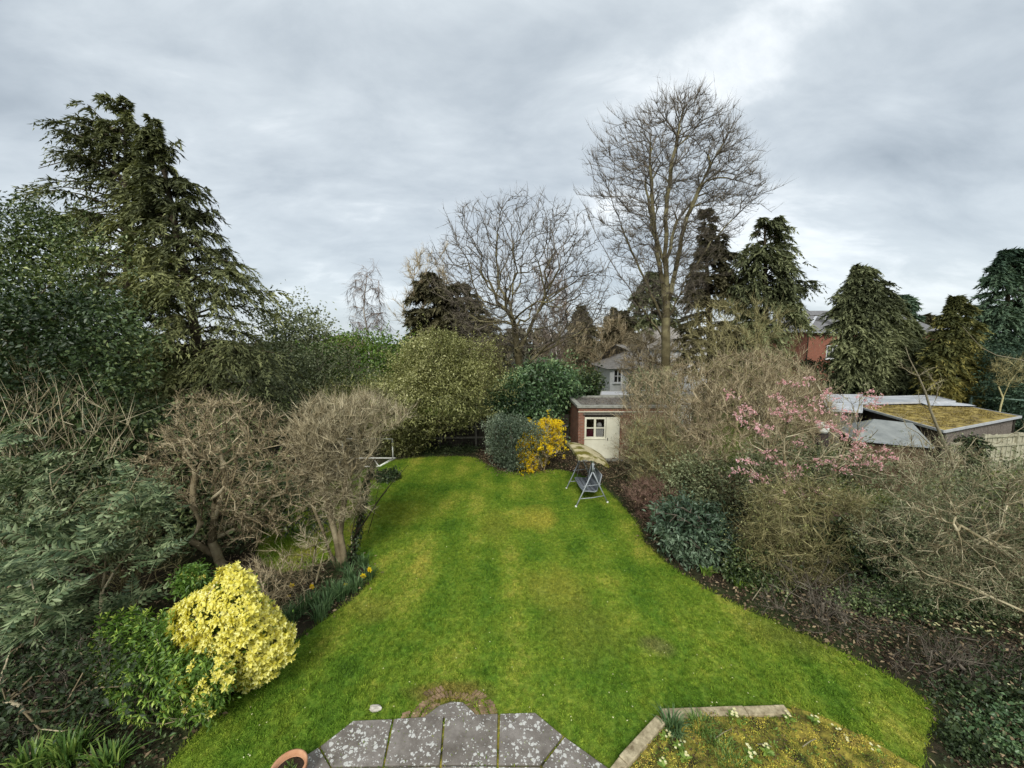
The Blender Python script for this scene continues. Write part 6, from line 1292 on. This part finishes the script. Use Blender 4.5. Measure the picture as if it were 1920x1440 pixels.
# ================================================================== right border
def thk(label, Y, rows, n, mat, seed, base=None, **k):
    a = dict(nst=9, ntw=n * 9, tw=(.15, .5), twr=.0055, up=.6, spread=.65, rt=.0065, rmax=.05, wob=.16, seg=.22, bf=.14, ang=.5, shell=.3); a.update(k)
    return stems_shrub('thicket', label, Y, base or (rows[-1][1] + rows[-1][2]) / 2, rows, n, mat, seed, cat='shrub', **a)
def addleaves(root, tips, r, n, per, mat, Ln, Wd, crad=.05, name='leaves', t=None):
    q = tips[r.choice(len(tips), n)]; g = Geo(); scatter_leaves(g, q, unit(r.normal(size=q.shape)), r, per, crad, Ln, Wd, tint=t); return g.build(name, mat, root)
o = thk('brown bare thicket hiding the right half of the summerhouse', 15.8, [(700, 1190, 1290), (730, 1165, 1330), (780, 1152, 1345), (840, 1150, 1345), (880, 1160, 1330)], 1000, 'thicket', 201); addleaves(o[0], o[5], o[7], 700, 4, M['grey_leaf'], .05, .022)
o = thk('tall brown bare thicket in the middle of the right border', 13.6, [(660, 1330, 1440), (685, 1280, 1500), (730, 1250, 1530), (790, 1240, 1540), (860, 1240, 1520), (920, 1260, 1480)], 1250, 'thicket', 202, ntw=12500); addleaves(o[0], o[5], o[7], 900, 4, M['olive_leaf'], .05, .022)
o = thk('reddish brown twiggy shrub right of the tall thicket top', 14.5, [(662, 1410, 1480), (690, 1400, 1540), (740, 1395, 1580), (800, 1400, 1590), (860, 1420, 1560)], 800, 'thicket', 203)
o = thk('olive green twiggy shrub beside the swing seat bed', 13.4, [(790, 1190, 1260), (820, 1175, 1300), (870, 1175, 1320), (920, 1190, 1320)], 480, 'olive_twig', 204); addleaves(o[0], o[5], o[7], 1100, 5, M['grey_leaf'], .055, .024)
o = thk('low reddish dead bracken like twigs along the bed edge', 12.0, [(905, 1165, 1240), (930, 1175, 1280), (970, 1200, 1300)], 380, 'thicket_red', 205, tw=(.1, .3)); addleaves(o[0], o[5], o[7], 500, 4, M['dead_leaf'], .06, .03)
o = thk('shorter reddish twigs further down the bed edge', 10.8, [(955, 1215, 1270), (985, 1212, 1290), (1015, 1222, 1300)], 240, 'thicket_red', 206, tw=(.1, .25), ntw=1500); addleaves(o[0], o[5], o[7], 300, 4, M['dead_leaf'], .06, .03)
bush('skimmia_bush', 'grey green leafy shrub behind the low laurel', E(12.0, [(860, 1290, 1350), (885, 1250, 1400), (930, 1240, 1420), (980, 1260, 1420)], lump=.2), M['grey_leaf'], 207, 900, 12, .07, .032, .13, .6, .2, M['olive_twig'], sprigs=80)
bush('low_laurel', 'low spreading glossy laurel at the bend of the right lawn edge', E(9.6, [(945, 1238, 1300), (960, 1228, 1350), (1000, 1238, 1390), (1040, 1260, 1400), (1070, 1290, 1400)], lump=.12), M['laurel_grey'], 208, 620, 12, .095, .034, .10, .72, .25, M['bark_twig'], sprigs=10)
o = thk('olive weeping twiggy shrub under the pink blossom', 9.0, [(905, 1420, 1600), (940, 1385, 1640), (1000, 1375, 1650), (1055, 1400, 1620), (1100, 1430, 1560)], 800, 'olive_twig', 209, up=-.35, growup=-.1, tw=(.2, .6), twr=.0045); addleaves(o[0], o[5], o[7], 1500, 5, M['olive_leaf'], .045, .022)
bush('dark_laurel', 'dark glossy evergreen in the hollow behind the arching twigs', E(8.8, [(985, 1580, 1700), (1010, 1550, 1780), (1060, 1545, 1850), (1110, 1560, 1900), (None, 1600, 1900)], lump=.2, ds=.35), M['camellia'], 210, 1500, 13, .085, .042, .14, .65, .2, M['bark_dark'], sprigs=20)
bush('bay_bush', 'mid green leafy bush under the blossom next to the lawn bed', E(8.7, [(1030, 1370, 1440), (1060, 1350, 1480), (1100, 1370, 1500), (1130, 1400, 1500)], lump=.25), M['holly'], 211, 520, 12, .065, .03, .11, .6, .2, M['olive_twig'], sprigs=40)
bush('bramble_bush', 'pale green leafy bramble between blossom and neighbouring shed', E(11.2, [(840, 1380, 1560), (870, 1370, 1640), (920, 1370, 1700), (970, 1400, 1720)], lump=.25), M['grey_leaf'], 212, 1100, 12, .065, .03, .15, .6, .25, M['thicket'], sprigs=120)
o = thk('pale twiggy shrub screening the brown timber shed', 11.6, [(832, 1690, 1780), (865, 1640, 1810), (920, 1630, 1820), (960, 1650, 1820)], 330, 'lichen', 251, twr=.0045); addleaves(o[0], o[5], o[7], 400, 4, M['grey_leaf'], .045, .02)
# pink blossom tree
Y_ = 9.9; X = lambda px, py, dy=0: (at(px, py, Y_ + dy)[0], Y_ + dy, at(px, py, Y_ + dy)[2]); b = (at(1520, 640, Y_)[0], Y_, -.05)
FL = [(1368, 741), (1395, 765), (1402, 768), (1412, 775), (1455, 770), (1470, 762), (1462, 775), (1478, 780), (1420, 798), (1430, 803), (1395, 790), (1535, 768), (1545, 790), (1550, 800), (1580, 785), (1590, 775), (1575, 805), (1625, 743), (1632, 740), (1628, 757), (1642, 757), (1590, 820), (1605, 830),
      (1545, 745), (1522, 752), (1500, 775), (1485, 760), (1505, 720), (1520, 712), (1475, 715), (1600, 840), (1612, 850), (1590, 860), (1620, 832), (1640, 855), (1660, 845), (1668, 860), (1610, 872), (1630, 870), (1390, 862), (1408, 866), (1440, 855), (1452, 862), (1435, 848), (1460, 868), (1380, 883), (1405, 890), (1420, 893),
      (1432, 897), (1480, 888), (1495, 878), (1478, 902), (1505, 925), (1520, 922), (1540, 935), (1578, 945), (1555, 958), (1570, 940), (1500, 925), (1452, 940), (1535, 920), (1590, 965), (1605, 990), (1565, 985), (1595, 1015), (1625, 1020), (1538, 1035), (1580, 880), (1560, 870), (1500, 830), (1430, 815), (1555, 735), (1460, 745), (1385, 778), (1608, 808), (1650, 870), (1530, 865)]
fp = np.array([X(x, y, rd.uniform(-.7, .5)) for x, y in FL])
rows = [(700, 1490, 1540), (745, 1380, 1640), (800, 1375, 1650), (880, 1378, 1680), (950, 1395, 1640), (1010, 1480, 1630)]
o = bare_tree('blossom_tree', 'open branched tree scattered with clusters of pink blossom', 'tree', E(Y_, rows, lump=.1), [[b, X(1515, 1060), X(1500, 980), X(1480, 900), X(1470, 850)], [b, X(1530, 1040, .1), X(1545, 960, .1), X(1570, 880), X(1600, 800), X(1612, 760)], [X(1515, 1060), X(1470, 960, -.2), X(1430, 900, -.3)]], 330, M['lichen'], 213,
              bf=.15, ang=.7, rt=.0065, rmax=.05, ntw=1600, tw=(.15, .4), twr=.005, up=.3, shell=.2, wob=.14, seg=.3, extra=np.repeat(fp, 1, 0), thick=.018)
r = o[7]; c = np.repeat(fp, 8, 0) + r.normal(size=(len(fp) * 8, 3)) * np.array([[.095, .10, .055]]); c = np.concatenate([c, o[5][r.choice(len(o[5]), 14)]]); flowers(o[0], c, M['pink'], r, 4, .02, .042)
addleaves(o[0], o[5], r, 260, 3, M['olive_leaf'], .04, .02)
# young pale barked tree with curling branches
Y_ = 10.2; X = lambda px, py, dy=0: (at(px, py, Y_ + dy)[0], Y_ + dy, at(px, py, Y_ + dy)[2])
yt = thing('young_tree', 'young pale barked tree with curling bare branches before the mossy shed', 'tree', (X(1800, 900)[0], Y_, 0))
MB().tube([(X(1812, 1000)[0], Y_, -.05), X(1806, 940), X(1792, 885), X(1775, 840), X(1757, 800), X(1745, 770), X(1735, 735), X(1722, 705), X(1705, 672), X(1698, 650)], [.05, .045, .04, .036, .032, .028, .022, .016, .010, .005], 8).build('trunk', M['bark_pale'], yt, True)
BR = [([(1745, 768), (1756, 745), (1759, 722), (1747, 712), (1743, 703)], .014), ([(1792, 885), (1790, 870), (1780, 850), (1786, 838), (1800, 832)], .028), ([(1745, 770), (1725, 757), (1722, 740)], .010), ([(1757, 800), (1735, 790), (1718, 795)], .010),
      ([(1735, 735), (1750, 722), (1770, 712)], .008), ([(1722, 705), (1705, 698), (1692, 688), (1688, 678)], .010), ([(1722, 705), (1738, 695), (1752, 688)], .007), ([(1775, 840), (1745, 835), (1722, 812), (1700, 800), (1690, 780)], .014), ([(1785, 865), (1740, 862), (1700, 868)], .012),
      ([(1812, 960), (1815, 910), (1808, 870), (1812, 845), (1830, 822), (1870, 832), (1920, 800), (1960, 780)], .018), ([(1735, 890), (1738, 860), (1728, 830), (1722, 820)], .016), ([(1800, 920), (1770, 900), (1735, 890)], .016), ([(1812, 845), (1850, 860), (1900, 885)], .012)]
for k, (p, rr_) in enumerate(BR):
    pts = [X(x, y, .12 * math.sin(i * 1.3 + k)) for i, (x, y) in enumerate(p)]; MB().tube(pts, list(np.linspace(rr_, rr_ * .35, len(pts))), 6).build('branch', M['bark_pale'], yt, True)
g = Geo(); rt_ = np.random.default_rng(31)
for p, rr_ in BR:
    for i in range(len(p) - 1):
        a, b2 = np.array(X(*p[i])), np.array(X(*p[i + 1])); n = 7; f = rt_.uniform(0, 1, (n, 1)); V, F = cones(a + (b2 - a) * f, unit(unit(b2 - a) + rt_.normal(size=(n, 3)) * .8), rt_.uniform(.1, .4, n), np.full(n, .004)); g.add(V, F, .6)
g.build('twigs', M['lichen'], yt)
# long arching shoot entering from the right
ls = thing('arching_shoot', 'single long pale shoot arching in from the right edge over the hedge', 'branch', (at(1960, 680, 8)[0], 8, 0))
MB().tube([(at(1990, 700, 8)[0], 8, 0), at(1985, 720, 8), at(1950, 684, 8), at(1910, 674, 8), at(1868, 666, 8), at(1840, 652, 8), at(1820, 630, 8), at(1805, 612, 8)], [.02, .018, .013, .011, .009, .007, .005, .003], 6).build('stem', M['bark_pale'], ls, True)
# ivy clad post
bush('ivy_clump', 'ivy heaped over the end post of the pale fence', E(15.6, [(824, 1800, 1835), (838, 1795, 1848), (880, 1798, 1850), (None, 1800, 1850)], lump=.1), M['ivy'], 214, 420, 12, .08, .06, .08, .6, .2, None)
# big lichened shrub coming in from the right
Y_ = 6.9; X = lambda px, py, dy=0: (at(px, py, Y_ + dy)[0], Y_ + dy, at(px, py, Y_ + dy)[2])
rows = [(862, 1780, 2000), (890, 1700, 2050), (930, 1650, 2080), (980, 1625, 2100), (1040, 1630, 2100), (1085, 1670, 2100), (1120, 1740, 2100), (1150, 1850, 2100)]
o = bare_tree('lichened_shrub', 'big sprawling bare shrub with pale lichened branches leaning in from the right', 'shrub', E(Y_, rows, lump=.12, ds=.7), [[(X(2080, 1200)[0], Y_, -.05), X(2050, 1150), X(1990, 1110), X(1920, 1065), X(1860, 1020), X(1800, 985)], [(X(2090, 1200)[0], Y_, -.05), X(2060, 1100, .3), X(2010, 1000, .4), X(1950, 950, .4), X(1880, 920, .4)], [(X(2070, 1200)[0], Y_, -.05), X(2000, 1190, -.3), X(1920, 1150, -.4), X(1850, 1120, -.4), X(1780, 1090, -.4)]],
              950, M['lichen'], 215, bf=.12, ang=.8, rt=.0045, rmax=.036, ntw=5200, tw=(.12, .42), twr=.0036, up=.05, spread=.6, shell=.15, wob=.12, seg=.22, thick=.014, growup=-.05)
addleaves(o[0], o[5], o[7], 5200, 4, M['grey_leaf'], .03, .018, .04)
bush('escallonia_bush', 'leafy green bush mixed behind the lichened branches at the right edge', E(8.0, [(880, 1800, 1960), (920, 1740, 2060), (980, 1700, 2100), (1060, 1690, 2100), (1130, 1740, 2100)], lump=.25), M['grey_leaf'], 216, 1300, 12, .06, .028, .14, .6, .2, M['lichen'], sprigs=100)
bush('green_undergrowth', 'fresh green shrub low at the bottom right corner', E(4.9, [(1375, 1850, 1930), (1395, 1820, 2000), (1430, 1810, 2050), (None, 1820, 2050)], lump=.25), M['laurel'], 217, 380, 11, .042, .024, .09, .5, .2, M['bark_twig'], sprigs=20)
bush('dark_undergrowth', 'dark leafy undergrowth against the lawn edge at lower right', E(5.6, [(1275, 1830, 1900), (1300, 1770, 2000), (1350, 1750, 2050), (None, 1780, 2050)], lump=.25), M['ivy'], 218, 420, 11, .045, .024, .1, .5, .2, M['bark_twig'], sprigs=20)
bush('periwinkle_bush', 'dim trailing evergreen under the lichened shrub', E(7.4, [(1105, 1580, 1700), (1120, 1560, 1900), (1140, 1600, 2000), (None, 1620, 2000)], lump=.3, ds=.2), M['camellia'], 219, 600, 11, .045, .024, .12, .5, .2, None)
stems_shrub('dead_shrub', 'low dark brown dead twigs between leaf litter and the dark hollow', 7.3, 1540, [(1085, 1440, 1600), (1115, 1430, 1680), (1150, 1480, 1740), (1190, 1540, 1760)], 300, 'bark_twig', 220, 8, ntw=1700, twr=.003, tw=(.1, .3))
stems_shrub('dead_shrub', 'low dark twigs against the lawn edge at the lower right', 6.0, 1760, [(1200, 1680, 1800), (1240, 1660, 1900), (1290, 1700, 1960), (1330, 1760, 1980)], 260, 'bark_twig', 221, 7, ntw=1200, twr=.003, tw=(.1, .3))
bush('green_undergrowth', 'leafy weeds filling the strip between the raised bed and the dark border', E(4.75, [(1392, 1765, 1840), (1410, 1750, 1880), (None, 1760, 1880)], lump=.3), M['ivy'], 222, 240, 11, .035, .022, .08, .5, .2, M['bark_twig'], sprigs=20)
# foxglove rosettes and lush tufts by the lawn
for k, (x, y, l) in enumerate(((1325, 1078, 'upper broad leaved green rosette at the foot of the low laurel'), (1385, 1100, 'bright strap leaved tuft on the edge of the right bed'), (1420, 1092, 'green tuft just right of the bright tuft under the shrub'))):
    strap_clump('green_tuft', l, 'plant', x, y, 0, 60 if k else 34, .26, .022 if k == 0 else .012, .10, M['bright_leaf'], 230 + k, None, 1.0)
# fallen pale branch
fb = thing('fallen_branch', 'pale forked twig lying on the dark bed near the lawn edge', 'branch', gr(1425, 1122)); g0 = gr(1410, 1128); MB().tube([g0 + up * .03, gr(1428, 1112) + up * .16, gr(1440, 1122) + up * .04], .011, 6).build('stem', M['bark_pale'], fb, True); MB().tube([gr(1428, 1112) + up * .16, gr(1427, 1105) + up * .2], .008, 5).build('stem', M['bark_pale'], fb, True)
# pale flowers in the dark bed
WF = [(1730, 1153), (1747, 1160), (1738, 1170), (1752, 1175), (1760, 1181), (1772, 1158), (1783, 1157), (1786, 1167), (1787, 1183), (1795, 1188), (1808, 1190), (1822, 1187), (1828, 1183), (1838, 1180), (1846, 1186), (1850, 1190), (1812, 1176), (1765, 1170), (1902, 1193), (1912, 1198), (1862, 1178), (1858, 1176), (1870, 1191), (1745, 1150), (1757, 1163), (1905, 1297), (1890, 1298)]
for k, (x, y) in enumerate(WF): primrose(x, y, .08, 'one of the pale cream primroses scattered on the dark bed under the lichened shrub', 'pale primroses in the dark bed under the lichened shrub', 2, 1.25, 300 + k, lm='ivy', ls=.6)
# small litter on the lawn: petals, daisies
sp_ = Geo(); rl = np.random.default_rng(12)
for _ in range(230):
    px, py = rl.uniform(400, 1650), rl.uniform(870, 1430)
    from_x = gr(px, py)
    # keep those on the lawn
    inside = False; x, y = from_x[0], from_x[1]; j = len(lawn_pts) - 1
    for i in range(len(lawn_pts)):
        xi, yi = lawn_pts[i]; xj, yj = lawn_pts[j]
        if (yi > y) != (yj > y) and x < (xj - xi) * (y - yi) / (yj - yi) + xi: inside = not inside
        j = i
    if inside:
        a = rl.uniform(0, 6.28); V, F = leaf_quads(np.array([[x, y, .045]]), np.array([[math.cos(a), math.sin(a), .1]]), np.array([[0, 0, 1.]]), rl.uniform(.015, .035), rl.uniform(.012, .024), .1); sp_.add(V, F, rl.uniform(0, 1))
tag(sp_.build('fallen_petals', M['cream_petal']), kind='stuff')
print('tris', sum(len(o.data.loop_triangles) if False else sum(len(p.vertices) - 2 for p in []) for o in []), 'objects', len(SC.objects), 'built in', round(time.time() - T0, 1))
u_ = {o.data.name: len(o.data.polygons) for o in SC.objects if o.type == 'MESH'}; print('polys', sum(u_.values()))
